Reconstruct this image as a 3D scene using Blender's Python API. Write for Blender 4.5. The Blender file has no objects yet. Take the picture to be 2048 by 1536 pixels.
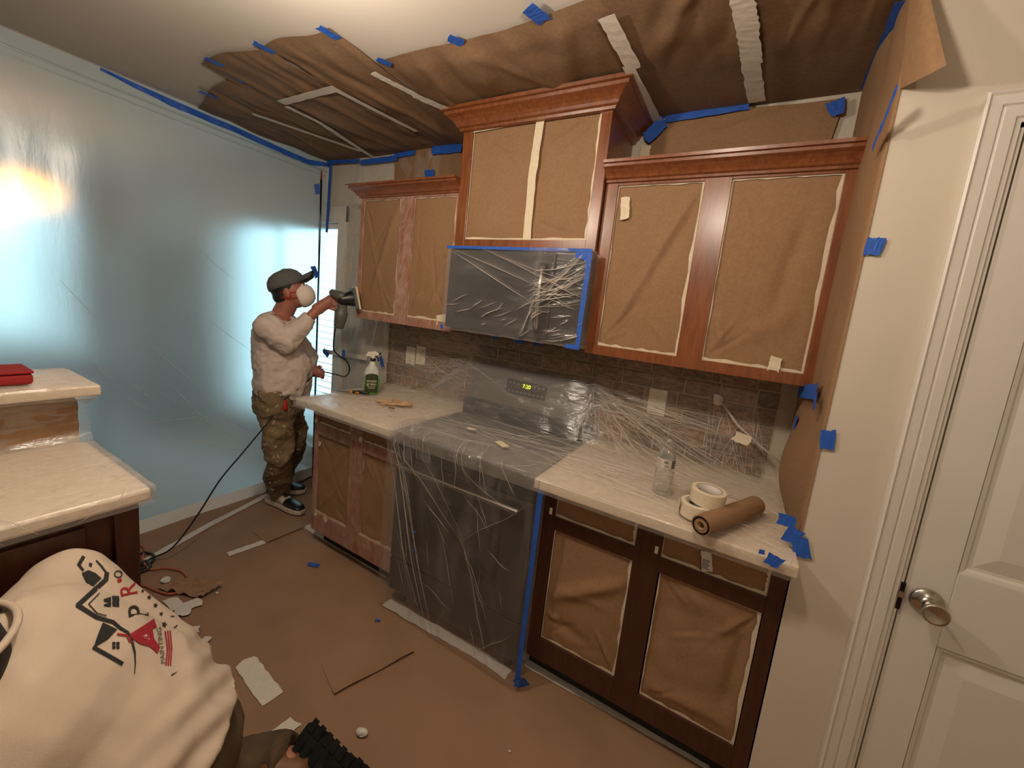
import bpy, bmesh, math, random
import numpy as np
from mathutils import Vector, Matrix, Euler
from mathutils.bvhtree import BVHTree
random.seed(7)
SC = bpy.context.scene; COL = SC.collection
# ---------------------------------------------------------------- camera
CAM = np.array([1.3644, -2.0317, 1.5598]); YAW, PIT, ROL, FPX = .5057, -.1398, .1073, 796.4
_fw = np.array([-math.sin(YAW)*math.cos(PIT), math.cos(YAW)*math.cos(PIT), math.sin(PIT)])
_r = np.array([math.cos(YAW), math.sin(YAW), 0.]); _u = np.cross(_r, _fw)
_rt = _r*math.cos(ROL)+_u*math.sin(ROL); _up = -_r*math.sin(ROL)+_u*math.cos(ROL)
PPX, PPY = 1029.8, 729.7
def at(u, v, ax, val):
    """world point of a photo pixel on an axis-aligned plane (used as a measuring tool)"""
    d = _fw+_rt*(u-PPX)/FPX-_up*(v-PPY)/FPX; i = 'xyz'.index(ax)
    return Vector(CAM+d*((val-CAM[i])/d[i]))
def raydir(u, v):
    return Vector(_fw+_rt*(u-PPX)/FPX-_up*(v-PPY)/FPX).normalized()
cd = bpy.data.cameras.new('camera'); cam = bpy.data.objects.new('camera', cd); COL.objects.link(cam)
cam.matrix_world = Matrix(((_rt[0], _up[0], -_fw[0], CAM[0]), (_rt[1], _up[1], -_fw[1], CAM[1]), (_rt[2], _up[2], -_fw[2], CAM[2]), (0, 0, 0, 1)))
cd.sensor_width = 36; cd.lens = 36*FPX/2048; cd.shift_x = (1024-PPX)/2048; cd.shift_y = (PPY-768)/2048
cd.clip_start = .02; SC.camera = cam
# ---------------------------------------------------------------- world, lights, exposure
w = bpy.data.worlds.new('world'); SC.world = w; w.use_nodes = True
w.node_tree.nodes['Background'].inputs[0].default_value = (.54, .84, .92, 1)
w.node_tree.nodes['Background'].inputs[1].default_value = 1.15
def area(name, loc, size, power, col, rot=(0, 0, 0), sy=None, shape='DISK'):
    l = bpy.data.lights.new(name, 'AREA'); l.shape = shape; l.size = size
    if sy: l.shape = 'RECTANGLE'; l.size_y = sy
    l.energy = power; l.color = col
    o = bpy.data.objects.new(name, l); o.location = loc; o.rotation_euler = rot; COL.objects.link(o); return o
def point(name, loc, size, power, col):
    l = bpy.data.lights.new(name, 'POINT'); l.shadow_soft_size = size; l.energy = power; l.color = col
    o = bpy.data.objects.new(name, l); o.location = loc; COL.objects.link(o); return o
LAMPS = ((1.15, -1.42, 18), (.22, -1.50, 28), (2.1, -3.2, 16))
for k_, (x_, y_, p_) in enumerate(LAMPS): point('kitchen_lamp_light', (x_, y_, 2.22), .045, p_, (1, .85, .69))
area('dining_window_daylight', (-2.1, .30, 1.25), 1.4, 17, (.55, .86, 1), (math.radians(-90), 0, math.radians(0)), 1.7)
area('dining_far_window_daylight', (-4.7, -1.4, 1.2), 2.2, 22, (.58, .88, 1), (0, math.radians(-90), 0), 1.6)
SC.view_settings.view_transform = 'Standard'; SC.view_settings.look = 'None'; SC.view_settings.gamma = 1
SC.view_settings.use_curve_mapping = False; SC.view_settings.exposure = 0.0
try:
    SC.cycles.use_denoising = True; SC.cycles.caustics_refractive = False; SC.cycles.caustics_reflective = False
    SC.cycles.max_bounces = 12; SC.cycles.transparent_max_bounces = 16; SC.cycles.sample_clamp_indirect = 6
except Exception: pass
# ---------------------------------------------------------------- dimensions
XR, XP, ZC = 1.612, -1.566, 2.512
YU, YH, YB, YC = -.322, -.350, -.608, -.706
ZU0, ZU1, ZH0, ZH1 = 1.397, 2.151, 1.836, 2.447
XL, XLB, W = -.768, -.721, .762
ZT = .928
# ---------------------------------------------------------------- materials
def mat(name): 
    m = bpy.data.materials.new(name); m.use_nodes = True; return m, m.node_tree.nodes, m.node_tree.links, m.node_tree.nodes['Principled BSDF']
def noise(N, L, scale, detail=4, stretch=None, rough=.55, dist=0):
    t = N.new('ShaderNodeTexNoise'); t.inputs['Scale'].default_value = scale; t.inputs['Detail'].default_value = detail
    t.inputs['Roughness'].default_value = rough; t.inputs['Distortion'].default_value = dist
    c = N.new('ShaderNodeTexCoord'); mp = N.new('ShaderNodeMapping'); L.new(c.outputs['Object'], mp.inputs[0])
    if stretch: mp.inputs['Scale'].default_value = stretch
    L.new(mp.outputs[0], t.inputs['Vector']); return t
def ramp(N, L, src, stops):
    r = N.new('ShaderNodeValToRGB'); e = r.color_ramp.elements
    while len(e) < len(stops): e.new(.5)
    for k, (p, c) in enumerate(stops): e[k].position = p; e[k].color = (*c, 1) if len(c) == 3 else c
    L.new(src, r.inputs[0]); return r
def bump(N, L, src, b, strength=.2, dist=.01):
    n = N.new('ShaderNodeBump'); n.inputs['Strength'].default_value = strength; n.inputs['Distance'].default_value = dist
    L.new(src, n.inputs['Height']); L.new(n.outputs[0], b.inputs['Normal']); return n
def plain(name, c, rough=.6, metal=0, nz=0, scale=30, bs=0, bscale=80, coat=0, stretch=None, spec=.5):
    m, N, L, b = mat(name); b.inputs['Roughness'].default_value = rough; b.inputs['Metallic'].default_value = metal
    b.inputs['Coat Weight'].default_value = coat; b.inputs['Specular IOR Level'].default_value = spec
    if nz:
        t = noise(N, L, scale, 4, stretch)
        r = ramp(N, L, t.outputs['Fac'], [(.3, tuple(x*(1-nz) for x in c)), (.7, tuple(min(1, x*(1+nz)) for x in c))])
        L.new(r.outputs[0], b.inputs['Base Color'])
    else: b.inputs['Base Color'].default_value = (*c, 1)
    if bs: t2 = noise(N, L, bscale, 5, stretch); bump(N, L, t2.outputs['Fac'], b, bs, .004)
    return m
def wood(name, dark, light, rough=.34, coat=.35, sanded=None):
    m, N, L, b = mat(name)
    t = noise(N, L, 9, 6, (6, 6, .7), .6, .6); t2 = noise(N, L, 2.2, 3)
    r = ramp(N, L, t.outputs['Fac'], [(.25, dark), (.75, light)]); out = r.outputs[0]
    if sanded:
        t3 = noise(N, L, 7, 6, (2, 2, 1), .75, 1.2); r3 = ramp(N, L, t3.outputs['Fac'], [(.38, (0, 0, 0)), (.62, (1, 1, 1))])
        mx = N.new('ShaderNodeMixRGB'); L.new(r3.outputs[0], mx.inputs[0]); L.new(out, mx.inputs[1]); mx.inputs[2].default_value = (*sanded, 1); out = mx.outputs[0]
    mx = N.new('ShaderNodeMixRGB'); mx.blend_type = 'MULTIPLY'; mx.inputs[0].default_value = .35
    L.new(out, mx.inputs[1]); L.new(t2.outputs['Fac'], mx.inputs[2]); L.new(mx.outputs[0], b.inputs['Base Color'])
    b.inputs['Roughness'].default_value = rough; b.inputs['Coat Weight'].default_value = coat; b.inputs['Coat Roughness'].default_value = .25
    bump(N, L, t.outputs['Fac'], b, .06, .002); return m
def film(name, op=.22, tint=(.9, .88, .85), streak=(2, 2, 14), sscale=6, bs=.55, rot=0, edge=.55, rough=.22):
    """clear masking film: transparent sheet, hazier where its creases turn away from the eye"""
    m, N, L, b = mat(name); N.remove(b); out = N['Material Output']
    t = noise(N, L, sscale, 3, streak, .55, .8); mp = [n for n in N if n.bl_idname == 'ShaderNodeMapping'][0]; mp.inputs['Rotation'].default_value = (0, rot, 0)
    bp = N.new('ShaderNodeBump'); bp.inputs['Strength'].default_value = bs; bp.inputs['Distance'].default_value = .012; L.new(t.outputs['Fac'], bp.inputs['Height'])
    lw = N.new('ShaderNodeLayerWeight'); lw.inputs['Blend'].default_value = .32; L.new(bp.outputs[0], lw.inputs['Normal'])
    rr = ramp(N, L, t.outputs['Fac'], [(.50, (0, 0, 0)), (.72, (1, 1, 1))])
    def math_(op_, a, b_):
        k = N.new('ShaderNodeMath'); k.operation = op_; k.use_clamp = True
        for i, s in ((0, a), (1, b_)):
            if isinstance(s, (int, float)): k.inputs[i].default_value = s
            else: L.new(s, k.inputs[i])
        return k.outputs[0]
    f = math_('ADD', math_('MULTIPLY', lw.outputs['Facing'], edge), op); f = math_('ADD', f, math_('MULTIPLY', rr.outputs[0], .16))
    tr = N.new('ShaderNodeBsdfTransparent'); df = N.new('ShaderNodeBsdfDiffuse'); df.inputs[0].default_value = (*tint, 1)
    tl = N.new('ShaderNodeBsdfTranslucent'); tl.inputs[0].default_value = (*tint, 1)
    gl = N.new('ShaderNodeBsdfGlossy'); gl.inputs['Roughness'].default_value = rough; L.new(bp.outputs[0], gl.inputs['Normal'])
    m1 = N.new('ShaderNodeMixShader'); m1.inputs[0].default_value = .45; L.new(df.outputs[0], m1.inputs[1]); L.new(tl.outputs[0], m1.inputs[2])
    m2 = N.new('ShaderNodeMixShader'); m2.inputs[0].default_value = .20; L.new(m1.outputs[0], m2.inputs[1]); L.new(gl.outputs[0], m2.inputs[2])
    m3 = N.new('ShaderNodeMixShader'); L.new(f, m3.inputs[0]); L.new(tr.outputs[0], m3.inputs[1]); L.new(m2.outputs[0], m3.inputs[2])
    L.new(m3.outputs[0], out.inputs[0]); return m
M = {}
M['wall'] = plain('cream wall paint', (.63, .56, .46), .75, nz=.03, scale=3, bs=.05, bscale=220)
M['ceil'] = plain('ceiling paint', (.60, .545, .47), .85, nz=.02, scale=3, bs=.05, bscale=160)
M['white'] = plain('white trim paint', (.72, .68, .62), .38, nz=.02, scale=5, bs=.03, bscale=120)
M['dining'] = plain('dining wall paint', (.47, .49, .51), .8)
M['floorb'] = plain('dining floor boards', (.80, .80, .79), .35, nz=.08, scale=3, stretch=(1, 8, 1))
M['cherry'] = wood('cherry wood', (.16, .044, .013), (.35, .112, .034))
M['shadech'] = wood('shaded cherry wood', (.040, .010, .004), (.085, .022, .008), .38)  # cherry darkened in colour to carry the shade under the right counter
M['sanded'] = wood('sanded cherry wood', (.28, .10, .055), (.42, .18, .11), .62, .05, (.52, .33, .25))
M['inside'] = plain('cabinet inside', (.10, .055, .03), .6)
M['black'] = plain('black plastic', (.012, .012, .013), .35)
M['kick'] = plain('toe kick', (.012, .010, .010), .5)
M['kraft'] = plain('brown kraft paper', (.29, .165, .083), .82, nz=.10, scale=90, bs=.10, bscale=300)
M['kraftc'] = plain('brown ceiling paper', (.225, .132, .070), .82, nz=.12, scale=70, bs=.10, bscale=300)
M['kraftf'] = plain('brown floor paper', (.31, .180, .105), .72, nz=.10, scale=4, bs=.06, bscale=260)
M['mtape'] = plain('masking tape', (.74, .64, .47), .7, nz=.05, scale=60, bs=.2, bscale=300)
M['wtape'] = plain('pale tape', (.72, .67, .59), .7, nz=.05, scale=60, bs=.2, bscale=300)
M['blue'] = plain('blue painter tape', (.018, .105, .50), .6, nz=.12, scale=50, bs=.3, bscale=120)
M['counter'] = plain('countertop', (.70, .585, .45), .35, nz=.10, scale=60)
M['grout'] = plain('grout', (.50, .40, .30), .9, bs=.3, bscale=200)
M['steel'] = plain('satin nickel', (.56, .53, .48), .24, 1, bs=.03, bscale=400)
M['ovn'] = plain('slate appliance', (.040, .038, .036), .30, .3)
M['ovn2'] = plain('grey control panel', (.16, .145, .135), .42, .3)
M['glassb'] = plain('black glass', (.008, .008, .009), .30)
M['offw'] = plain('ivory plastic', (.78, .70, .58), .35)
M['skin'] = plain('tan skin', (.36, .155, .095), .5, nz=.1, scale=20)
M['skinr'] = plain('ruddy skin', (.36, .135, .09), .5, nz=.12, scale=14)
M['shirt1'] = plain('worn off white shirt', (.62, .52, .46), .9, nz=.05, scale=14, bs=.25, bscale=300)
M['shirt2'] = plain('white cotton shirt', (.62, .50, .39), .92, nz=.04, scale=8, bs=.25, bscale=420)
M['mask'] = plain('dust mask', (.80, .70, .62), .9, bs=.15, bscale=200)
M['cap'] = plain('grey cap cloth', (.115, .115, .11), .9, nz=.1, scale=60, bs=.3, bscale=300)
M['red'] = plain('red plastic', (.50, .020, .015), .35)
M['redc'] = plain('red cloth', (.30, .012, .014), .8)
M['cord'] = plain('black rubber cord', (.012, .012, .012), .5)
M['orange'] = plain('orange cord rubber', (.42, .115, .05), .5)
M['card'] = plain('cardboard core', (.30, .19, .10), .8)
M['glove'] = plain('tan glove cloth', (.55, .35, .20), .9, nz=.12, scale=30, bs=.3, bscale=120)
M['orangeh'] = plain('orange grip', (.75, .25, .02), .4)
M['ink'] = plain('black ink', (.018, .020, .018), .85)
M['inkr'] = plain('red ink', (.36, .018, .03), .85)
M['boot'] = plain('black rubber sole', (.009, .010, .010), .9, spec=.15, nz=.5, scale=30, bs=.5, bscale=50)
M['brownl'] = plain('brown boot leather', (.15, .06, .02), .5, nz=.2, scale=20)
M['shoew'] = plain('white shoe leather', (.62, .52, .44), .5)
M['tool'] = plain('grey green tool plastic', (.10, .105, .085), .45)
M['hair'] = plain('dark hair', (.012, .008, .007), .6)
M['label'] = plain('paper label', (.70, .68, .62), .6)
M['lampg'] = plain('tape label', (.62, .56, .52), .5)
M['dark'] = plain('dark furniture', (.012, .014, .018), .6)
M['hinge'] = plain('dark bronze', (.03, .022, .018), .35, .8)
def emis(name, c, s):
    m, N, L, b = mat(name); b.inputs['Base Color'].default_value = (*c, 1); b.inputs['Emission Color'].default_value = (*c, 1); b.inputs['Emission Strength'].default_value = s; return m
M['lamp'] = emis('lit lamp glass', (1, .80, .55), 6); M['bulb'] = emis('lit amber bulb', (1, .46, .12), 13)
M['digit'] = emis('lit digits', (.75, .9, .02), 2.2)
def leafm():
    m, N, L, b = mat('garden green'); t = noise(N, L, 4, 5); r = ramp(N, L, t.outputs['Fac'], [(.3, (.05, .16, .05)), (.7, (.22, .42, .14))]); L.new(r.outputs[0], b.inputs['Base Color']); return m
M['leaf'] = leafm()
def clearm():
    m, N, L, b = mat('clear ribbed bottle plastic'); N.remove(b); lw = N.new('ShaderNodeLayerWeight'); lw.inputs['Blend'].default_value = .45
    tr = N.new('ShaderNodeBsdfTransparent'); gl = N.new('ShaderNodeBsdfGlossy'); gl.inputs['Roughness'].default_value = .07; df = N.new('ShaderNodeBsdfDiffuse'); df.inputs[0].default_value = (.9, .88, .84, 1)
    a = N.new('ShaderNodeMixShader'); a.inputs[0].default_value = .25; L.new(gl.outputs[0], a.inputs[1]); L.new(df.outputs[0], a.inputs[2]); k = N.new('ShaderNodeMath'); k.operation = 'MULTIPLY_ADD'; k.inputs[1].default_value = .75; k.inputs[2].default_value = .10; L.new(lw.outputs['Facing'], k.inputs[0])
    c = N.new('ShaderNodeMixShader'); L.new(k.outputs[0], c.inputs[0]); L.new(tr.outputs[0], c.inputs[1]); L.new(a.outputs[0], c.inputs[2]); L.new(c.outputs[0], N['Material Output'].inputs[0]); return m
M['clear'] = clearm()
def glassm(name, c=(1, 1, 1), r=.02, ior=1.45):
    m, N, L, b = mat(name); N.remove(b); g = N.new('ShaderNodeBsdfGlass'); g.inputs['Color'].default_value = (*c, 1); g.inputs['Roughness'].default_value = r; g.inputs['IOR'].default_value = ior
    lp = N.new('ShaderNodeBsdfTransparent'); lp.inputs[0].default_value = (*c, 1); mx = N.new('ShaderNodeMixShader'); mx.inputs[0].default_value = .45
    L.new(lp.outputs[0], mx.inputs[1]); L.new(g.outputs[0], mx.inputs[2]); L.new(mx.outputs[0], N['Material Output'].inputs[0]); return m
M['glass'] = glassm('clear plastic bottle', (.93, .93, .92), .03, 1.25); M['pane'] = glassm('window glass', (.97, 1, 1), 0, 1.01)
M['green'] = plain('green cleaner', (.10, .36, .05), .15, coat=.5); M['bottle'] = plain('cloudy bottle plastic', (.62, .66, .60), .2, coat=.4)
M['labg'] = plain('dark green label', (.035, .055, .015), .4)
M['film'] = film('masking film on counter', .15, (.98, .94, .88), streak=(3, 3, 12), sscale=3.0, rot=.25, bs=.35)
M['filmr'] = film('masking film on range', .07, (.72, .66, .60), (5, 5, 1.0), 2.0, .45, .5, .50)
M['filmm'] = film('masking film on microwave', .11, (.80, .75, .72), (1.2, 1, 7), 2.5, .5, .55, .6)
M['filmw'] = film('masking film on wall', .14, (.98, .96, .92), (8, 8, 2), 2.5, .5, .2, .35, .3)
def foldm():
    m, N, L, b = mat('gathered film fold'); b.inputs['Base Color'].default_value = (.88, .80, .72, 1); b.inputs['Roughness'].default_value = .22; b.inputs['Alpha'].default_value = .45; b.inputs['Specular IOR Level'].default_value = .8; return m
M['fold'] = foldm(); M['foldr'] = M['fold'].copy(); M['foldr'].node_tree.nodes['Principled BSDF'].inputs['Alpha'].default_value = .26
def sheetm():
    m, N, L, b = mat('frosted plastic sheeting'); N.remove(b); out = N['Material Output']
    t = noise(N, L, 3, 6, (1, 3, .8), .6, .5); bp = N.new('ShaderNodeBump'); bp.inputs['Strength'].default_value = .12; bp.inputs['Distance'].default_value = .02; L.new(t.outputs['Fac'], bp.inputs['Height'])
    rf = N.new('ShaderNodeBsdfRefraction'); rf.inputs['Roughness'].default_value = .60; rf.inputs['IOR'].default_value = 1.22; rf.inputs['Color'].default_value = (.90, .97, 1, 1); L.new(bp.outputs[0], rf.inputs['Normal'])
    tl = N.new('ShaderNodeBsdfTranslucent'); tl.inputs[0].default_value = (.86, .95, .97, 1)
    df = N.new('ShaderNodeBsdfDiffuse'); df.inputs[0].default_value = (.66, .78, .83, 1)
    gl = N.new('ShaderNodeBsdfGlossy'); gl.inputs['Roughness'].default_value = .28; L.new(bp.outputs[0], gl.inputs['Normal'])
    a = N.new('ShaderNodeMixShader'); a.inputs[0].default_value = .30; L.new(rf.outputs[0], a.inputs[1]); L.new(tl.outputs[0], a.inputs[2])
    c = N.new('ShaderNodeMixShader'); c.inputs[0].default_value = .15; L.new(a.outputs[0], c.inputs[1]); L.new(df.outputs[0], c.inputs[2])
    d = N.new('ShaderNodeMixShader'); d.inputs[0].default_value = .06; L.new(c.outputs[0], d.inputs[1]); L.new(gl.outputs[0], d.inputs[2])
    L.new(d.outputs[0], out.inputs[0]); return m
M['sheet'] = sheetm()
def bandm():
    m, N, L, b = mat('white sheeting hem'); b.inputs['Base Color'].default_value = (.84, .88, .90, 1); b.inputs['Roughness'].default_value = .4; b.inputs['Transmission Weight'].default_value = 0
    b.inputs['Subsurface Weight'].default_value = 0; return m
M['hem'] = bandm()
def pantsm():
    m, N, L, b = mat('paint spattered khaki'); t = noise(N, L, 5, 5); r = ramp(N, L, t.outputs['Fac'], [(.35, (.13, .085, .04)), (.65, (.27, .19, .105))])
    s = noise(N, L, 45, 3); rs = ramp(N, L, s.outputs['Fac'], [(.62, (0, 0, 0)), (.65, (1, 1, 1))])
    mx = N.new('ShaderNodeMixRGB'); L.new(rs.outputs[0], mx.inputs[0]); L.new(r.outputs[0], mx.inputs[1]); mx.inputs[2].default_value = (.55, .47, .36, 1)
    L.new(mx.outputs[0], b.inputs['Base Color']); b.inputs['Roughness'].default_value = .9; return m
M['pants'] = pantsm(); M['pants2'] = plain('olive work trousers', (.085, .055, .025), .9, nz=.15, scale=12, bs=.3, bscale=200)
# ---------------------------------------------------------------- mesh helpers
def rootm(o):
    m = Matrix.Identity(4)
    while o is not None:
        if o.type == 'EMPTY' or o.get('placed'): m = Matrix.Translation(o.location) @ o.rotation_euler.to_matrix().to_4x4() @ m
        o = o.parent
    return m
class MB:
    def __init__(s): s.v = []; s.f = []
    def add(s, vs, fs):
        n = len(s.v); s.v += [tuple(v) for v in vs]; s.f += [tuple(i+n for i in f) for f in fs]; return s
    def box(s, a, b):
        x0, y0, z0 = a; x1, y1, z1 = b; x0, x1 = min(x0, x1), max(x0, x1); y0, y1 = min(y0, y1), max(y0, y1); z0, z1 = min(z0, z1), max(z0, z1)
        return s.add([(x0, y0, z0), (x1, y0, z0), (x1, y1, z0), (x0, y1, z0), (x0, y0, z1), (x1, y0, z1), (x1, y1, z1), (x0, y1, z1)],
                     [(0, 3, 2, 1), (4, 5, 6, 7), (0, 1, 5, 4), (1, 2, 6, 5), (2, 3, 7, 6), (3, 0, 4, 7)])
    def grid(s, nu, nv, fn):
        vs = [fn(i/nu, j/nv) for i in range(nu+1) for j in range(nv+1)]
        return s.add(vs, [(i*(nv+1)+j, (i+1)*(nv+1)+j, (i+1)*(nv+1)+j+1, i*(nv+1)+j+1) for i in range(nu) for j in range(nv)])
    def rings(s, R, cap0=True, cap1=True):
        n = len(R[0]); vs = [p for r in R for p in r]
        fs = [(k*n+i, k*n+(i+1) % n, (k+1)*n+(i+1) % n, (k+1)*n+i) for k in range(len(R)-1) for i in range(n)]
        if cap0: fs.append(tuple(range(n-1, -1, -1)))
        if cap1: fs.append(tuple((len(R)-1)*n+i for i in range(n)))
        return s.add(vs, fs)
    def lathe(s, prof, c=(0, 0, 0), axis=(0, 0, 1), n=24, cap=True):
        ax = Vector(axis).normalized(); a = ax.orthogonal().normalized(); b = ax.cross(a); c = Vector(c)
        return s.rings([[c+ax*h+(a*math.cos(t*2*math.pi/n)+b*math.sin(t*2*math.pi/n))*r for t in range(n)] for r, h in prof], cap, cap)
    def tube(s, pts, r, n=8):
        pts = [Vector(p) for p in pts]; R = []; t0 = (pts[1]-pts[0]).normalized(); a = t0.orthogonal().normalized()
        for i, p in enumerate(pts):
            t = (pts[min(i+1, len(pts)-1)]-pts[max(i-1, 0)]).normalized(); a = (a-t*a.dot(t)).normalized(); b = t.cross(a)
            rr = r[i] if isinstance(r, (list, tuple)) else r
            R.append([p+(a*math.cos(k*2*math.pi/n)+b*math.sin(k*2*math.pi/n))*rr for k in range(n)])
        return s.rings(R)
    def cap(s, p0, p1, r0, r1, side=None, k=1., flat0=False, flat1=False, n=20):
        p0, p1 = Vector(p0), Vector(p1); ax = (p1-p0); h = ax.length; ax = ax/h if h > 1e-6 else Vector((0, 0, 1))
        sd = Vector(side).normalized() if side else ax.orthogonal().normalized(); sd = (sd-ax*sd.dot(ax)).normalized(); b = ax.cross(sd); R = []
        prof = []
        if not flat0: prof += [(r0*math.sin(a), -r0*math.cos(a)) for a in (math.radians(x) for x in (8, 30, 50, 70))]
        prof += [(r0, 0), ((r0+r1)/2, h/2), (r1, h)]
        if not flat1: prof += [(r1*math.sin(a), h+r1*math.cos(a)) for a in (math.radians(x) for x in (70, 50, 30, 8))]
        return s.rings([[p0+ax*hh+(sd*k*math.cos(t*2*math.pi/n)+b*math.sin(t*2*math.pi/n))*r for t in range(n)] for r, hh in prof])
    def ell(s, c, rad, rot=None, n=20, m=12):
        c = Vector(c); rot = rot or Matrix.Identity(3)
        return s.rings([[c+rot @ Vector((rad[0]*math.sin(a)*math.cos(t*2*math.pi/n), rad[1]*math.sin(a)*math.sin(t*2*math.pi/n), -rad[2]*math.cos(a))) for t in range(n)]
                        for a in [math.pi*(i+.35)/(m+.7-1+.0) if i < m-1 else math.pi*.98 for i in range(m)]])
    def build(s, name, m, parent=None, smooth=False, bevel=0, local=False, label=None):
        me = bpy.data.meshes.new(name); vs = s.v
        if parent is not None and not local:
            inv = rootm(parent).inverted(); vs = [tuple(inv @ Vector(v)) for v in vs]
        me.from_pydata(vs, [], s.f); me.materials.append(m if not isinstance(m, str) else M[m]); me.update()
        bm = bmesh.new(); bm.from_mesh(me); bmesh.ops.recalc_face_normals(bm, faces=bm.faces); bm.to_mesh(me); bm.free()
        if smooth: me.polygons.foreach_set('use_smooth', [True]*len(me.polygons))
        o = bpy.data.objects.new(name, me); COL.objects.link(o)
        if parent is not None: o.parent = parent
        if bevel:
            b = o.modifiers.new('bevel', 'BEVEL'); b.width = bevel; b.segments = 2; b.limit_method = 'ANGLE'
        if label: o['label'] = label
        return o
def thing(name, label, cat, loc=(0, 0, 0), rz=0, group=None, rot=None):
    o = bpy.data.objects.new(name, None); o.empty_display_size = .05; COL.objects.link(o); o.location = loc; o.rotation_euler = rot if rot else (0, 0, rz)
    o['label'] = label; o['category'] = cat
    if group: o['group'] = group
    return o
def tag(o, label, cat, group=None, kind=None):
    o['label'] = label; o['category'] = cat
    if group: o['group'] = group
    if kind: o['kind'] = kind
    return o
def struct(o): o['kind'] = 'structure'; return o
def box(name, a, b, m, parent=None, bevel=0, **k): return MB().box(a, b).build(name, m, parent, bevel=bevel, **k)
def place(o, label, cat, group=None):
    """a one-mesh thing: move its origin to the middle of its base"""
    me = o.data; co = np.array([v.co[:] for v in me.vertices]); c = Vector(((co[:, 0].min()+co[:, 0].max())/2, (co[:, 1].min()+co[:, 1].max())/2, co[:, 2].min()))
    me.transform(Matrix.Translation(-c)); o.location = c; o['placed'] = 1; return tag(o, label, cat, group)
class Fld:
    def __init__(s, seed, scale, n=24, aniso=(1, 1, 1)):
        r = np.random.RandomState(seed); s.k = r.normal(size=(n, 3))*scale*np.array(aniso); s.p = r.uniform(0, 6.28, n); s.a = 1/np.sqrt(n)
    def __call__(s, x, y, z=0): return float(np.sin(s.k @ np.array([x, y, z])+s.p).sum()*s.a*1.4)
def crease(u, v, lines):
    d = 0
    for (u0, v0, u1, v1, amp, wd) in lines:
        dx, dy = u1-u0, v1-v0; L2 = dx*dx+dy*dy; t = max(0, min(1, ((u-u0)*dx+(v-v0)*dy)/L2)); q = math.hypot(u-u0-t*dx, v-v0-t*dy)
        d += amp*math.exp(-(q/wd)**2)*(math.sin(math.pi*(t*.9+.05))**.5 if 0 < t < 1 else math.sin(math.pi*.05)**.5)
    return d
def tape(name, p0, p1, wd, nrm, m, parent=None, lift=.0012, rag=.15, seg=8, sag=0, seed=0, **kw):
    """a strip of tape lying on a surface with normal nrm"""
    rnd = random.Random(seed or (int(abs(p0[0])*997+abs(p0[1])*131+abs(p0[2])*53)+1)); p0, p1, nrm = Vector(p0), Vector(p1), Vector(nrm).normalized()
    ax = (p1-p0); ln = ax.length; ax.normalize(); sd = nrm.cross(ax).normalized(); b = MB(); th = .0007
    ja = [[rnd.uniform(-1, 1)*rag*wd for _ in range(3)] for _ in range(2)]; rows = []
    for i in range(seg+1):
        t = i/seg; row = []
        for j in range(3):
            e = (ja[0][j] if i == 0 else ja[1][j] if i == seg else 0); q = (j-1)*.5
            row.append(p0+ax*(ln*t+e)+sd*wd*(q+(rnd.uniform(-.05, .05) if j != 1 else 0))+nrm*(lift+.0012*rnd.random()+sag*math.sin(math.pi*t)))
        rows.append(row)
    vs = [p for r in rows for p in r]; n = len(vs); vs += [p+nrm*th for p in vs]; fs = []
    for i in range(seg):
        for j in range(2):
            a = i*3+j; fs += [(a, a+1, a+4, a+3), (n+a, n+a+3, n+a+4, n+a+1)]
    ring = [i*3 for i in range(seg+1)]+[seg*3+1]+[i*3+2 for i in range(seg, -1, -1)]+[1]
    for k in range(len(ring)): a, c = ring[k], ring[(k+1) % len(ring)]; fs.append((a, c, n+c, n+a))
    b.add(vs, fs); return b.build(name, m, parent, smooth=False, **kw)
def blob(name, parts, vox, m, parent=None, smooth=6, wr=None, label=None, post=None):
    """overlapping rounded solids fused into one continuous surface"""
    b = MB()
    for p in parts: getattr(b, p[0])(*p[1:-1], **p[-1]) if isinstance(p[-1], dict) else getattr(b, p[0])(*p[1:])
    t = b.build('tmp', m); md = t.modifiers.new('r', 'REMESH'); md.mode = 'VOXEL'; md.voxel_size = vox
    sm = t.modifiers.new('s', 'SMOOTH'); sm.factor = .5; sm.iterations = smooth
    dg = bpy.context.evaluated_depsgraph_get(); me = bpy.data.meshes.new_from_object(t.evaluated_get(dg)); bpy.data.objects.remove(t)
    me.name = name; n = len(me.vertices); co = np.empty(n*3); no = np.empty(n*3); me.vertices.foreach_get('co', co); me.vertices.foreach_get('normal', no); co = co.reshape(-1, 3); no = no.reshape(-1, 3)
    if wr is not None: co = co+no*wr(co)[:, None]
    if post is not None: co = post(co)
    if parent is not None:
        inv = np.array(rootm(parent).inverted()); co = co @ inv[:3, :3].T+inv[:3, 3]
    me.vertices.foreach_set('co', co.ravel()); me.polygons.foreach_set('use_smooth', [True]*len(me.polygons)); me.materials.clear(); me.materials.append(M[m] if isinstance(m, str) else m); me.update()
    o = bpy.data.objects.new(name, me); COL.objects.link(o); o.parent = parent
    if label: o['label'] = label
    return o
def folds(seed, scale, amp, aniso=(1, 1, 1), n=18, sharp=True):
    r = np.random.RandomState(seed); k = r.normal(size=(n, 3))*scale*np.array(aniso); p = r.uniform(0, 6.28, n)
    def f(co):
        s = np.sin(co @ k.T+p).sum(1)/np.sqrt(n)*1.4
        return amp*(1-np.abs(s)*1.5) if sharp else amp*s
    return f
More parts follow.
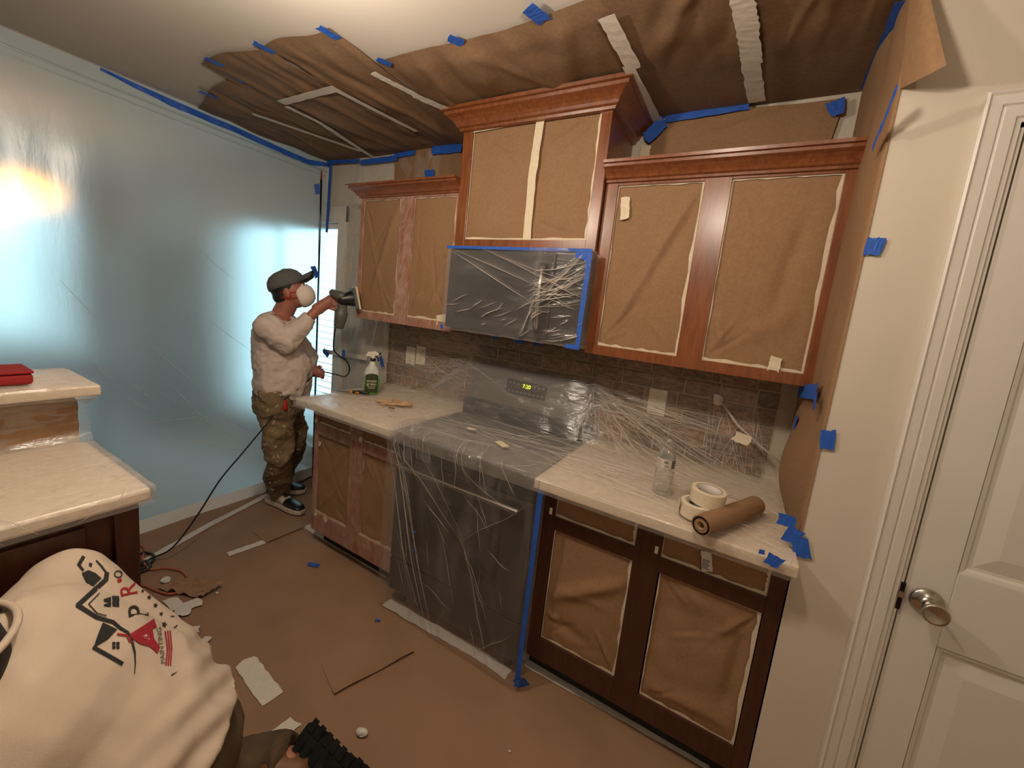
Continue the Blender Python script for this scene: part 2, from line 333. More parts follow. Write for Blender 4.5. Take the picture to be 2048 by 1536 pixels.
def poly(name, pts, y0, y1, m, parent=None): # polygon in xz extruded in y
    n = len(pts); return MB().add([(x, y0, z) for x, z in pts]+[(x, y1, z) for x, z in pts], [tuple(range(n)), tuple(range(2*n-1, n-1, -1))]+[(i, (i+1) % n, n+(i+1) % n, n+i) for i in range(n)]).build(name, m, parent)

# ================================================================= STRUCTURE
YN, XE = -4.6, 3.3     # room ends behind the camera
XD = -5.2              # dining room far wall
floor = struct(box('floor', (XD, YN, -.06), (XE, .0, -.004), 'floorb'))
ceil = struct(box('ceiling', (XD, YN, ZC), (XE, .12, ZC+.08), 'ceil'))
# back wall with window opening x -2.85..-1.39, z .25..2.06
wb = MB(); wb.box((-1.39, 0, 0), (XR+.12, .12, ZC)); wb.box((XD, 0, 0), (-2.85, .12, ZC)); wb.box((-2.85, 0, 0), (-1.39, .12, .25)); wb.box((-2.85, 0, 2.06), (-1.39, .12, ZC))
wall_back = struct(wb.build('wall_back', 'wall'))
wall_side = struct(box('wall_right_return', (XR, YB+.001, 0), (XR+.1, 0, ZC), 'wall'))
wf = MB(); wf.box((XR, YB-.001, 0), (1.85, YB+.11, ZC)); wf.box((2.62, YB-.001, 0), (XE, YB+.11, ZC)); wf.box((1.85, YB-.001, 2.115), (2.62, YB+.11, ZC))
wall_front = struct(wf.build('wall_front', 'wall'))
struct(box('wall_right', (XE, YN, 0), (XE+.1, YB, ZC), 'wall')); struct(box('wall_behind', (XD, YN-.1, 0), (XE+.1, YN, ZC), 'wall'))
fw_ = MB(); fw_.box((XD-.1, YN, 0), (XD, -2.9, ZC)); fw_.box((XD-.1, -.5, 0), (XD, .12, ZC)); fw_.box((XD-.1, -2.9, 0), (XD, -.5, .3)); fw_.box((XD-.1, -2.9, 2.0), (XD, -.5, ZC))
struct(fw_.build('wall_left', 'dining'))
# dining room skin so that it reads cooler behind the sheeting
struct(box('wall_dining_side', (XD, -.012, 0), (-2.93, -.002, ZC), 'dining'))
# window_1 on the back wall, half behind the sheeting
win = MB().box((-1.30, -.022, .16), (-1.39, .0, 2.17)).box((-2.94, -.022, .16), (-2.85, .0, 2.17)).box((-2.94, -.024, 2.06), (-1.30, .0, 2.17)).box((-2.96, -.05, .19), (-1.28, .0, .25)).build('window_1', 'white'); struct(win)
MB().box((-1.43, .03, .25), (-1.39, .07, 2.06)).box((-2.85, .03, .25), (-2.81, .07, 2.06)).box((-2.81, .03, 2.02), (-1.43, .07, 2.06)).box((-2.81, .03, .25), (-1.43, .07, .29)).box((-2.14, .03, .29), (-2.10, .07, 2.02)).build('sash', 'white', win)
box('pane', (-2.81, .048, .29), (-1.43, .052, 2.02), 'pane', win)
slat0 = None
for i in range(34):
    z = .31+i*.05
    if slat0 is None: slat0 = MB().add([(-2.80, .008, -.004), (-1.44, .008, -.004), (-1.44, .024, -.002), (-2.80, .024, -.002), (-2.80, .008, -.002), (-1.44, .008, -.002), (-1.44, .024, .0), (-2.80, .024, .0)], [(0, 1, 2, 3), (7, 6, 5, 4), (0, 4, 5, 1), (1, 5, 6, 2), (2, 6, 7, 3), (3, 7, 4, 0)]).build('blind_slat', 'white', win); s = slat0
    else: s = slat0.copy(); COL.objects.link(s)
    s.location = (0, 0, z)
win2 = MB().box((XD-.02, -2.98, .22), (XD+.02, -2.9, 2.08)).box((XD-.02, -.5, .22), (XD+.02, -.42, 2.08)).box((XD-.02, -2.98, 2.0), (XD+.02, -.42, 2.08)).box((XD-.02, -2.98, .22), (XD+.04, -.42, .3)).box((XD-.06, -1.72, .3), (XD-.02, -1.68, 2.0)).build('window_2', 'white'); struct(win2)
box('pane', (XD-.052, -2.9, .3), (XD-.048, -.5, 2.0), 'pane', win2)
# garden seen blurred through the far window
hb = MB().grid(30, 12, lambda u, v: (XD-1.6+.25*math.sin(u*23+v*9)*math.cos(v*7), -4.5+4.8*u, -.2+1.95*v+.15*math.sin(u*17))).build('hedge', 'leaf', smooth=True); tag(hb, 'green garden hedge blurred beyond the far dining window', 'hedge', kind='stuff')
# front wall door
tr = MB(); CX0, CX1, CZ, CXR = 1.772, 1.842, 2.108, 2.628
cpr = [(0, 0), (0, .020), (.005, .023), (.010, .019), (.030, .018), (.034, .013), (.038, .016), (.058, .015), (.062, .010), (.070, .010), (.070, 0)]   # (across from outside, out)
def cring(x, z, sx, sz): return [(x+sx*a, YB-.0005-o, z+sz*a) for a, o in cpr]
tr.rings([cring(CX0, .0, 1, 0), cring(CX0, CZ+.07, 1, -1), cring(CXR+.07, CZ+.07, -1, -1), cring(CXR+.07, 0, -1, 0)])
trim1 = struct(tr.build('trim_1', 'white'))
jamb = struct(MB().box((1.838, YB-.004, 0), (1.852, YB+.1, 2.11)).box((2.618, YB-.004, 0), (2.632, YB+.1, 2.11)).box((1.838, YB-.004, 2.098), (2.632, YB+.1, 2.11)).box((1.852, YB+.042, 0), (1.864, YB+.1, 2.098)).build('trim_2', 'white'))
DX0, DX1, DZ1 = 1.858, 2.614, 2.090; dy = YB+.003; px0 = 1.948
dm = MB(); dm.box((DX0+.004, dy+.012, .02), (DX1-.004, dy+.034, DZ1-.004))
struct(box('wall_light_block', (1.70, YB+.114, 0), (2.78, YB+.13, ZC), 'wall'))  # unseen backing added to keep sky light from leaking round the door
for a, b_ in (((DX0, dy, .012), (px0, dy+.035, DZ1)), ((DX1-.09, dy, .012), (DX1, dy+.035, DZ1)), ((px0, dy, .012), (DX1-.09, dy+.035, .21)), ((px0, dy, .79), (DX1-.09, dy+.035, 1.005)), ((px0, dy, 1.96), (DX1-.09, dy+.035, DZ1))): dm.box(a, b_)
door = struct(dm.build('door_1', 'white', bevel=.002))
def dpanel(x0, x1, z0, z1):
    # moulded edge dropping in, then a bevelled raised field
    st = [(0, 0), (.010, .003), (.016, .009), (.024, .0095), (.062, .0015)]
    rs = [[(x0+i, dy+d, z0+i), (x1-i, dy+d, z0+i), (x1-i, dy+d, z1-i), (x0+i, dy+d, z1-i)] for i, d in st]
    MB().rings(rs, False, True).build('panel', 'white', door)
dpanel(px0, DX1-.09, 1.005, 1.96); dpanel(px0, DX1-.09, .21, .79)
kx, kz = 1.905, .905
kn = MB().lathe([(.0, 0), (.034, 0), (.036, .004), (.033, .010), (.020, .014), (.0125, .020), (.0125, .030), (.018, .036), (.0235, .046), (.0265, .058), (.0275, .064), (.026, .067), (.021, .0655), (.012, .0615), (.0, .060)], (kx, dy, kz), (0, -1, 0), 40, False).build('door_knob', 'steel', door, smooth=True, label='satin nickel door knob')
box('latch_plate', (1.8475, YB-.007, kz-.045), (1.8575, YB+.004, kz+.035), 'hinge', door, bevel=.002, label='dark strike plate'); box('latch_plate', (1.846, YB-.010, kz-.008), (1.8585, YB-.004, kz+.010), 'steel', door)
# backsplash bricks, each a piece of the back wall
gr = box('backsplash_grout', (-.80, -.0045, .93), (1.545, 0, 1.385), 'grout', wall_back)
bricks = []
def brickm(k):
    rr = random.Random(k); c = rr.choice([(.30, .185, .11), (.24, .145, .085), (.36, .23, .145), (.19, .12, .08), (.32, .19, .115)]); m, N, L, b = mat('stone brick %d' % k)
    t = noise(N, L, 40 if k % 3 else 26, 6, (1, 1, 2), .7); r = ramp(N, L, t.outputs['Fac'], [(.34, tuple(x*.45 for x in c)), (.5, c), (.72, tuple(min(1, x*1.9+.05) for x in c))]); L.new(r.outputs[0], b.inputs['Base Color']); b.inputs['Roughness'].default_value = .75; bump(N, L, t.outputs['Fac'], b, .5, .004); return m
BM = [brickm(k) for k in range(6)]; bp_, bh = .0775, .0715; rb = random.Random(3)
for r in range(6):
    z0 = .938+r*bp_; x = -.80-(.08 if r % 2 else 0)
    while x < 1.545:
        ln = .150+rb.uniform(-.012, .01); a, b_ = max(x, -.80), min(x+ln, 1.545)
        if r == 5: hh = 1.385-z0
        else: hh = bh
        if b_-a > .02 and hh > .02:
            d = .010+rb.uniform(0, .003); i = .0035; j = lambda: rb.uniform(-.0018, .0018)
            c8 = [(a+j(), -.003, z0+j()), (b_+j(), -.003, z0+j()), (b_+j(), -.003, z0+hh+j()), (a+j(), -.003, z0+hh+j())]
            f8 = [(a+i+j(), -d, z0+i+j()), (b_-i+j(), -d, z0+i+j()), (b_-i+j(), -d, z0+hh-i+j()), (a+i+j(), -d, z0+hh-i+j())]
            MB().rings([c8, f8], False, True).build('brick', BM[rb.randrange(6)], wall_back)
        x += ln+.006
# thin pale wall margins beside and above the bricks
box('caulk_strip', (-.80, -.008, 1.383), (1.60, -.001, 1.399), 'wtape', wall_back)

# ================================================================= FLOOR PAPER
fp = thing('floor_paper', 'brown rosin paper covering the whole kitchen floor', 'floor covering')
nf = Fld(5, 5); nf2 = Fld(8, 22)
def fl(x0, x1, y0, y1, dz, nx=60, ny=40):
    return MB().grid(nx, ny, lambda u, v: (x0+(x1-x0)*u, y0+(y1-y0)*v, .002+dz+.0012*(1+nf(x0+(x1-x0)*u, y0+(y1-y0)*v))))
fl(XP+.03, .45, -4.5, -.001, 0).build('paper_sheet', 'kraftf', fp, smooth=True)
fl(.40, 3.2, -4.5, -.55, .0015).build('paper_sheet', 'kraftf', fp, smooth=True)
# short upper sheet whose torn edge shows by the range
a, b_ = at(668, 1392, 'z', .005), at(828, 1306, 'z', .005)
ax = (b_-a); sd = Vector((-ax.y, ax.x, 0)).normalized()
MB().grid(20, 8, lambda u, v: a+ax*u+sd*(.17*v)+Vector((0, 0, .0035+.007*(1-v)**3*(1+.4*math.sin(u*9))))).build('paper_sheet', 'kraftf', fp, smooth=True)
a2, b2 = at(540, 1085, 'z', .005), at(600, 1060, 'z', .005)
ax2 = (b2-a2); sd2 = Vector((ax2.y, -ax2.x, 0)).normalized()
MB().grid(14, 6, lambda u, v: a2+ax2*(u*1.3-.1)-sd2*(.22*v)+Vector((0, 0, .004+.006*(1-v)**3))).build('paper_sheet', 'kraftf', fp, smooth=True)
# tape strips on the floor paper (parts)
def ftape(p, q, wd, m='wtape'): tape('masking_tape', at(*p, 'z', .004), at(*q, 'z', .004), wd, (0, 0, 1), m, fp, lift=.0025, seg=10)
for p, q, wd in [((292, 1122), (420, 1050), .045), ((415, 1053), (545, 985), .045), ((455, 1110), (532, 1083), .045), ((612, 1052), (700, 1105), .05), ((696, 1102), (776, 1152), .05),
                 ((772, 1204), (870, 1262), .055), ((866, 1258), (958, 1310), .055), ((950, 1304), (1018, 1352), .055), ((1052, 1326), (1220, 1420), .04), ((1215, 1417), (1420, 1532), .04),
                 ((488, 1322), (548, 1402), .075), ((470, 1536), (592, 1442), .055), ((535, 1512), (592, 1470), .05)]: ftape(p, q, wd)
for i, (u, v, s) in enumerate([(340, 1200, .05), (352, 1222, .06), (365, 1235, .05), (400, 1262, .035), (420, 1276, .03)]):
    p = at(u, v, 'z', .006); a_ = i*1.3; o = tape('tape_scrap', p, p+Vector((math.cos(a_), math.sin(a_), 0))*s*1.6, s, (0, 0, 1), 'wtape', lift=.004+.002*i, rag=.5)
    place(o, ['white tape scrap half under the kneeling worker shirt', 'larger white tape scrap beside the crumpled brown paper', 'white tape scrap under the orange cord loop', 'small white scrap of tape beyond the printed shirt', 'smallest white scrap of tape, farthest from the cords'][i], 'tape scrap', 'white tape scraps by the kneeling worker')
for (u, v, s, lb) in [(617, 1129, .045, 'scrap of blue tape on the floor near the left base cabinet'), (750, 1241, .018, 'tiny blue tape scrap on the floor in front of the range')]:
    p = at(u, v, 'z', .006); place(tape('tape_scrap', p, p+Vector((s*1.2, s*.5, 0)), s*.6, (0, 0, 1), 'blue', lift=.004, rag=.6), lb, 'tape scrap', 'blue tape scraps on the floor')
for (u, v, s, lb, m_) in [(723, 1474, .014, 'crumpled white paper ball on brown paper by the black boot', 'label'), (332, 1163, .016, 'pale crumpled tissue inside the orange cord loop', 'label'), (434, 1187, .007, 'tiny white crumb beside the crumpled brown paper scrap', 'label'), (1018, 1503, .005, 'tiny white speck on paper before the right base cabinet', 'label')]:
    p = at(u, v, 'z', .008); f_ = Fld(int(u), 90)
    b = MB().ell((p.x, p.y, .006+s*.7), (s*1.2, s, s*.7)); b.v = [tuple(Vector(q)+(Vector(q)-Vector((p.x, p.y, .006+s*.7)))*.35*f_(*q)) for q in b.v]; place(b.build('paper_wad', m_), lb, 'litter', 'bits of litter on the floor')
# crumpled brown paper scrap
p = at(385, 1180, 'z', .006); f_ = Fld(31, 40)
place(MB().grid(16, 8, lambda u, v: (p.x-.12+.22*u, p.y-.10+.10*v+.09*u, .012+.012*abs(f_(u*.3, v*.15))+.02*u*v)).build('paper_scrap', 'kraftf', smooth=False), 'crumpled torn scrap of brown paper beside the orange cord', 'paper scrap')

# ================================================================= CABINETS
def paper_panel(parent, x0, x1, z0, z1, y, seed, lines=(), mt='kraft', amp=.003, border=.009, tapes=()):
    f1, f2 = Fld(seed, 7), Fld(seed+50, 22, aniso=(1, 1, .6)); rnd = random.Random(seed); yy = y+.014
    ln = list(lines)
    for k in range(4):
        ln.append((rnd.uniform(0, 1), rnd.uniform(0, 1), rnd.uniform(0, 1), rnd.uniform(0, 1), rnd.uniform(-.003, .003), rnd.uniform(.015, .04)))
    for k in range(5):
        c = rnd.choice(((0, 0), (1, 0), (0, 1), (1, 1))); ln.append((c[0], c[1], c[0]+(.5-c[0])*rnd.uniform(.3, .9), c[1]+(.5-c[1])*rnd.uniform(.2, .7), rnd.choice((-.004, .004)), .012))
    def g(u, v):
        x, z = x0+(x1-x0)*u, z0+(z1-z0)*v; e = min(1, 9*min(u, 1-u, v, 1-v))
        return (x, yy-e*(amp*.9*f1(x, z)+amp*.25*f2(x, z)+crease(u, v, ln)*1.5), z)
    nu = max(16, int((x1-x0)*140)); nv = max(12, int((z1-z0)*110)); MB().grid(nu, nv, g).build('paper_panel', mt, parent, smooth=True, label='brown masking paper taped over the opening')
    t = .0015
    for (a, b_) in (((x0, z0), (x1, z0)), ((x0, z1), (x1, z1)), ((x0, z0), (x0, z1)), ((x1, z0), (x1, z1))):
        hz = a[1] == b_[1]; inn = border*(1.15 if hz and a[1] == z0 or (not hz and a[0] == x1) else .5); n = 12; pts = []
        for i in range(n+1):
            s = i/n; w_ = inn*(1+.45*rnd.uniform(-1, 1))
            if hz: x = a[0]+(b_[0]-a[0])*s; sgn = 1 if a[1] == z0 else -1; pts.append(((x, yy-.004, a[1]), (x, yy-.0055, a[1]+sgn*w_)))
            else: z = a[1]+(b_[1]-a[1])*s; sgn = 1 if a[0] == x0 else -1; pts.append(((a[0], yy-.004, z), (a[0]+sgn*w_, yy-.0055, z)))
        vs = [q for p_ in pts for q in p_]; MB().add(vs, [(2*i, 2*i+1, 2*i+3, 2*i+2) for i in range(n)]).build('tape_edge', 'mtape', parent)
def frame_cab(root, x0, x1, y, z0, z1, openings, m, depth, stile_x, mbody=None, side_l=True, top=True):
    """stile_x: vertical members; openings: (x0,x1,z0,z1)"""
    mb_ = mbody or m
    th = .019
    MB().box((x0+.001, y+th, z0+.006), (x0+.018, -.006, z1-.001)).box((x1-.018, y+th, z0+.006), (x1-.001, -.006, z1-.001)).box((x0+.018, y+th, z0+.012), (x1-.018, -.006, z0+.03)).box((x0+.018, -.02, z0+.03), (x1-.018, -.006, z1-.001)).box((x0+.018, y+th, z1-.018), (x1-.018, -.02, z1-.001)).build('body', mb_, root)
    for (a, b_) in stile_x: box('stile', (a, y, z0), (b_, y+th, z1), m, root, bevel=.0012)
    xs = sorted(stile_x)
    for i in range(len(xs)-1):
        a, b_ = xs[i][1], xs[i+1][0]; op = sorted([o for o in openings if o[0] >= a-.01 and o[1] <= b_+.01], key=lambda o: o[2])
        zz = z0
        for o in op: box('rail', (a, y+.0004, zz), (b_, y+th, o[2]), m, root, bevel=.0012); zz = o[3]
        box('rail', (a, y+.0004, zz), (b_, y+th, z1), m, root, bevel=.0012)
CP = [(0, 0), (.010, .002), (.012, .010), (.020, .014), (.024, .022), (.030, .030), (.042, .040), (.056, .047), (.058, .056), (.068, .058), (.070, .068)]  # (out, up) crown profile
def crown(root, x0, x1, y, z, m, left=True, right=True, k=1.0, pr=None):
    """mitred crown moulding with returns"""
    b = MB(); prof = pr or CP; n = len(prof)
    path = []
    if left: path.append(('l', x0, -.004))
    path += [('c0', x0, y), ('c1', x1, y)]
    if right: path.append(('r', x1, -.004))
    R = []
    for (t, px_, py_) in path:
        row = []
        for (o, u) in prof:
            o *= k; u *= k
            if t == 'l': row.append((px_-o, py_, z+u))
            elif t == 'r': row.append((px_+o, py_, z+u))
            elif t == 'c0': row.append((px_-(o if left else 0), py_-o, z+u))
            else: row.append((px_+(o if right else 0), py_-o, z+u))
        row += [(px_+(.004 if t in ('l', 'c0') else -.004), py_+(.004 if t[0] == 'c' else 0), z+prof[-1][1]*k), (px_+(.004 if t in ('l', 'c0') else -.004), py_+(.004 if t[0] == 'c' else 0), z)]
        R.append(row)
    b.rings(R); o = b.build('crown_moulding', m, root); return o
# upper left, sanded
ul = thing('wall_cabinet', 'left wall cabinet with sanded pinkish frame and two papered openings', 'cabinet', (XL, -.006, ZU0))
frame_cab(ul, XL, -.002, YU, ZU0, ZU1, [(-.748, -.434, 1.443, 2.110), (-.336, -.030, 1.446, 2.110)], 'sanded', .3, [(XL, -.748), (-.434, -.336), (-.030, -.002)], 'cherry')
paper_panel(ul, -.748, -.434, 1.443, 2.110, YU, 11, [(.9, .9, .3, .25, .008, .07), (.2, .2, .7, .75, -.004, .05)]); paper_panel(ul, -.336, -.030, 1.446, 2.110, YU, 12, [(.1, .1, .3, .2, .006, .03), (.75, .35, .5, .05, .006, .05)])
crown(ul, XL, -.002, YU, ZU1-.032, 'cherry', True, False)
tape('masking_tape', at(874, 640, 'y', YU+.008), at(888, 636, 'y', YU+.008)+Vector((.02, 0, .0)), .05, (0, -1, 0), 'mtape', ul, lift=.006)
# hood cabinet
hc = thing('hood_cabinet', 'tall raised cherry cabinet above the wrapped microwave', 'cabinet', (W/2, -.006, ZH0))
frame_cab(hc, 0, W, YH, ZH0, ZH1, [(.058, .716, 1.882, 2.408)], 'cherry', .34, [(0, .058), (.716, W)])
paper_panel(hc, .058, .716, 1.882, 2.408, YH, 13, [(.98, .95, .8, .1, .005, .05), (.05, .72, .5, .75, .004, .06), (.3, .98, .4, .8, .004, .03), (.75, .05, .82, .0, .005, .02)], amp=.004)
tp = [at(1083, 240, 'y', YH+.01), at(1066, 350, 'y', YH+.01), at(1055, 480, 'y', YH+.01)]
tape('masking_tape', tp[0]+Vector((0, 0, .01)), tp[1], .042, (0, -1, 0), 'mtape', hc, lift=.007, rag=.02); tape('masking_tape', tp[1]+Vector((0, 0, .012)), tp[2]-Vector((0, 0, .004)), .040, (0, -1, 0), 'mtape', hc, lift=.0065, rag=.02)
ta, tb_ = at(948, 262, 'y', YH+.01), at(1205, 215, 'y', YH+.01); tape('masking_tape', ta, tb_, .022, (0, -1, 0), 'mtape', hc, lift=.006, rag=.02)
crown(hc, 0, W, YH, ZH1-.048, 'cherry', True, True, 1.30)
# upper right
ur = thing('wall_cabinet', 'right wall cabinet in glossy cherry with two papered openings', 'cabinet', ((W+XR)/2, -.006, ZU0))
frame_cab(ur, W+.004, XR-.003, YU, ZU0, ZU1, [(.818, 1.150, 1.440, 2.112), (1.243, 1.573, 1.440, 2.114)], 'cherry', .3, [(W+.004, .818), (1.150, 1.243), (1.573, XR-.003)])
paper_panel(ur, .818, 1.150, 1.440, 2.112, YU, 14, [(.95, .97, .1, .06, .013, .055), (.98, .9, .3, .3, -.006, .08), (.1, .6, .35, .55, .004, .04)]); paper_panel(ur, 1.243, 1.573, 1.440, 2.114, YU, 17, [(.05, .25, .25, .05, .009, .05), (.75, .75, .6, .25, -.006, .07), (.3, .12, .8, .3, .005, .06), (.3, .97, .7, .93, .005, .03)])
crown(ur, W+.004, XR-.006, YU, ZU1-.030, 'cherry', False, False, 1.06)
tape('masking_tape', at(1252, 395, 'y', YU+.008), at(1250, 440, 'y', YU+.008), .036, (0, -1, 0), 'mtape', ur, lift=.006)
tape('masking_tape', at(1553, 713, 'y', YU+.008), at(1546, 741, 'y', YU+.008), .036, (0, -1, 0), 'mtape', ur, lift=.006)
# base left (sanded)
bl = thing('base_cabinet', 'left base cabinet with worn sanded frame, two drawers and two doors papered', 'cabinet', (XLB/2, -.3, 0))
oL = [(-.694, -.406, .776, .853), (-.694, -.398, .225, .712), (-.309, -.030, .765, .853), (-.300, -.026, .230, .708)]
frame_cab(bl, XLB, -.003, YB, .105, .890, oL, 'sanded', .6, [(XLB, -.694), (-.404, -.305), (-.028, -.003)], 'cherry')
for i, o in enumerate(oL): paper_panel(bl, *o, YB, 21+i, [(.8, .9, .3, .5, .006, .06)] if i == 1 else [], amp=.004)
box('toe_kick', (XLB+.03, YB+.07, .003), (-.003, YB+.09, .105), 'kick', bl)
for (u, v, du, dv) in [(633, 838, 6, 8), (722, 877, 8, 10), (640, 885, 8, 8), (632, 1025, 3, 10), (650, 1035, 12, 8)]:
    q = at(u, v, 'y', YB+.008); tape('masking_tape', q, q+Vector((.001*du+.012, 0, -.001*dv)), .03, (0, -1, 0), 'mtape', bl, lift=.007, rag=.3)
# base right (shade below the counter put into its cherry colour)
br = thing('base_cabinet', 'right base cabinet in glossy cherry coloured for shade, with papered drawers and doors', 'cabinet', ((W+XR)/2, -.3, 0))
oR = [(.832, 1.151, .752, .842), (.836, 1.154, .207, .697), (1.240, 1.566, .748, .848), (1.248, 1.562, .194, .692)]
frame_cab(br, W+.012, XR-.004, YB, .105, .890, oR, 'shadech', .6, [(W+.012, .833), (1.152, 1.243), (1.565, XR-.004)])
paper_panel(br, *oR[0], YB, 31); paper_panel(br, *oR[1], YB, 32, [(.98, .8, .05, .4, .012, .06), (.1, .2, .6, .15, -.006, .05), (.0, .25, .2, .22, .008, .03)])
paper_panel(br, *oR[2], YB, 33); paper_panel(br, *oR[3], YB, 34, [(.1, .95, .9, .85, .008, .1), (.9, .8, .85, .2, -.010, .08), (.1, .1, .9, .12, .008, .08)], amp=.008)
box('toe_kick', (W+.012, YB+.07, .003), (XR-.004, YB+.09, .105), 'kick', br)
q = at(1413, 1122, 'y', YB+.008); sk = tape('sticker', q+Vector((-.005, 0, .032)), q-Vector((-.008, 0, .032)), .034, (0, -1, 0), 'label', br, lift=.007, rag=.15); sk['label'] = 'white printed sticker on the drawer paper'
for k in range(7): box('print', (q.x-.012, YB-.0005, q.z+.006-k*.005), (q.x+.012-.003*(k % 3), YB-.0003, q.z+.008-k*.005), 'ink', sk)
for (u, v) in [(1102, 1022), (1313, 1100)]:
    q = at(u, v, 'y', YB); box('latch', (q.x-.006, YB-.002, q.z-.014), (q.x+.006, YB+.004, q.z+.014), 'offw', br, bevel=.001)

# ================================================================= COUNTER + RANGE
ctl = box('countertop', (XLB-.035, YC, ZT-.038), (-.002, -.003, ZT), 'counter', bevel=.004); place(ctl, 'left stretch of beige stone countertop under clear film', 'countertop')
ctr = box('countertop', (W+.006, YC, ZT-.038), (XR-.002, -.003, ZT), 'counter', bevel=.004); place(ctr, 'right stretch of beige stone countertop under the water bottle and tape rolls', 'countertop')
rg = thing('range', 'dark slate kitchen range wrapped in clear film', 'range', (W/2, -.33, 0))
YRF = -.662
box('body', (.003, YRF+.05, .08), (W-.001, -.02, .905), 'ovn', rg, bevel=.004); box('cooktop', (.0, YRF-.01, .905), (W, -.10, .925), 'glassb', rg, bevel=.004)
box('oven_door', (.004, YRF, .265), (W-.004, YRF+.045, .80), 'ovn', rg, bevel=.006); box('window', (.13, YRF-.002, .38), (.63, YRF+.01, .66), 'glassb', rg)
box('front_panel', (.004, YRF, .805), (W-.004, YRF+.045, .90), 'ovn', rg, bevel=.004); box('drawer', (.004, YRF, .085), (W-.004, YRF+.045, .258), 'ovn', rg, bevel=.006)
MB().tube([(.05, YRF, .765), (.05, YRF-.035, .765), (.71, YRF-.035, .765), (.71, YRF, .765)], .011, 10).build('handle', 'steel', rg)
for i, xx in enumerate((.06, .70)):
    for yy in (-.60, -.08): MB().lathe([(.018, 0.003), (.018, .08)], (xx, yy, 0)).build('foot', 'black', rg)
gb = MB().rings([[(x, -.012, .925), (x, -.135, .925), (x, -.118, .985), (x, -.085, 1.205), (x, -.075, 1.215), (x, -.012, 1.215)] for x in (.0, W)]).build('backguard', 'ovn2', rg)
for (a, r_) in ((.20, .095), (.20, .08), (.56, .11), (.56, .075)):
    pass
for k, (cx_, cy_, rr_) in enumerate(((.19, -.25, .075), (.19, -.50, .10), (.57, -.25, .10), (.57, -.50, .075))): MB().lathe([(rr_-.004, .9252), (rr_, .9258), (rr_-.004, .9256)], (cx_, cy_, 0), n=36, cap=False).build('burner_ring', 'ovn2', rg)
box('rear_vent', (.0, -.150, .926), (W, -.02, 1.015), 'glassb', rg, bevel=.004)
def gq(x, z): t = (z-.985)/(1.205-.985); return (x, -.118+.033*t-.0015, z)
MB().add([gq(.255, 1.085), gq(.505, 1.085), gq(.505, 1.165), gq(.255, 1.165)], [(0, 1, 2, 3)]).build('control_panel', 'glassb', gb, label='black control panel of the range')
for i in range(9):
    for j in range(2):
        if 3 <= i <= 5 and j == 1: continue
        x = .268+i*.026; z = 1.095+j*.045; MB().add([gq(x, z), gq(x+.016, z), gq(x+.016, z+.012), gq(x, z+.012)], [(0, 1, 2, 3)]).build('button', 'ovn2', gb).location = (0, -.001, 0)
def text(body, size, loc, rot, m, parent, name='lettering', ext=.0, align='CENTER', wide=1):
    c = bpy.data.curves.new(name, 'FONT'); c.body = body; c.size = size; c.align_x = align; c.align_y = 'CENTER'; c.extrude = ext; c.materials.append(M[m])
    t_ = bpy.data.objects.new('t', c); COL.objects.link(t_); bpy.context.view_layer.update(); me = bpy.data.meshes.new_from_object(t_.evaluated_get(bpy.context.evaluated_depsgraph_get())); bpy.data.objects.remove(t_)
    o = bpy.data.objects.new(name, me); COL.objects.link(o); o.parent = parent; mw = Matrix.Translation(loc) @ Euler(rot).to_matrix().to_4x4() @ Matrix.Diagonal((wide, 1, 1, 1))
    o.matrix_local = rootm(parent).inverted() @ mw if parent else mw; return o
tilt = math.atan2(.22, .033)
text('7:20', .030, (.385, -.1035, 1.140), (tilt, 0, 0), 'digit', gb)
text('Samsung', .013, (.38, -.0955, 1.185), (tilt, 0, 0), 'offw', gb)
# microwave
mw = thing('microwave', 'over the range microwave wrapped in clear film and blue tape', 'microwave', (W/2, -.2, 1.42))
YM = -.385
box('body', (.004, YM+.03, 1.425), (W-.004, -.01, 1.832), 'ovn', mw, bevel=.004); box('door', (.006, YM, 1.43), (.60, YM+.03, 1.828), 'ovn', mw, bevel=.006); box('window', (.06, YM-.002, 1.49), (.50, YM+.01, 1.70), 'glassb', mw)
box('control_panel', (.604, YM, 1.43), (W-.006, YM+.03, 1.828), 'ovn', mw, bevel=.004)
for i in range(3):
    for j in range(5): box('button', (.628+i*.038, YM-.002, 1.47+j*.04), (.652+i*.038, YM+.002, 1.49+j*.04), 'ovn', mw)
MB().tube([(.555, YM, 1.765), (.555, YM-.03, 1.75), (.558, YM-.043, 1.66), (.558, YM-.043, 1.58), (.555, YM-.03, 1.49), (.555, YM, 1.475)], .011, 12).build('handle', 'steel', mw, smooth=True)
# microwave film
rn = random.Random(4); lm = [(-.02, 1.0, .80, .55, .010, .010), (.25, 1.0, 1.0, .52, .012, .014), (.0, .97, .70, .40, .006, .010), (.4, .9, 1.0, .62, .006, .008), (.62, .0, .70, .45, .007, .012), (.60, .0, .74, .5, .006, .009)]
for k in range(26): lm.append((rn.uniform(.6, .75), rn.uniform(.3, .75), rn.uniform(.92, 1.05), rn.uniform(.35, 1), rn.uniform(.002, .005), rn.uniform(.006, .012)))
for k in range(30): a_ = rn.uniform(0, 1); b2_ = rn.uniform(0, .35); lm.append((a_, b2_, a_+rn.uniform(.03, .14), b2_+rn.uniform(.02, .12), rn.uniform(.002, .005), rn.uniform(.006, .014)))
fm = Fld(3, 12)
def mwf(u, v):
    x = -.006+(W+.012)*u; z = 1.418+.42*v; h = math.exp(-((x-.556)/.03)**2)*.042*(1 if .12 < (z-1.418)/.42 < .85 else .3)
    h += math.exp(-((x-.556)/.12)**2)*.012
    return (x, YM-.007-h-.002*fm(x, z)-crease(u, v, lm), z)
mf = MB().grid(150, 90, mwf)
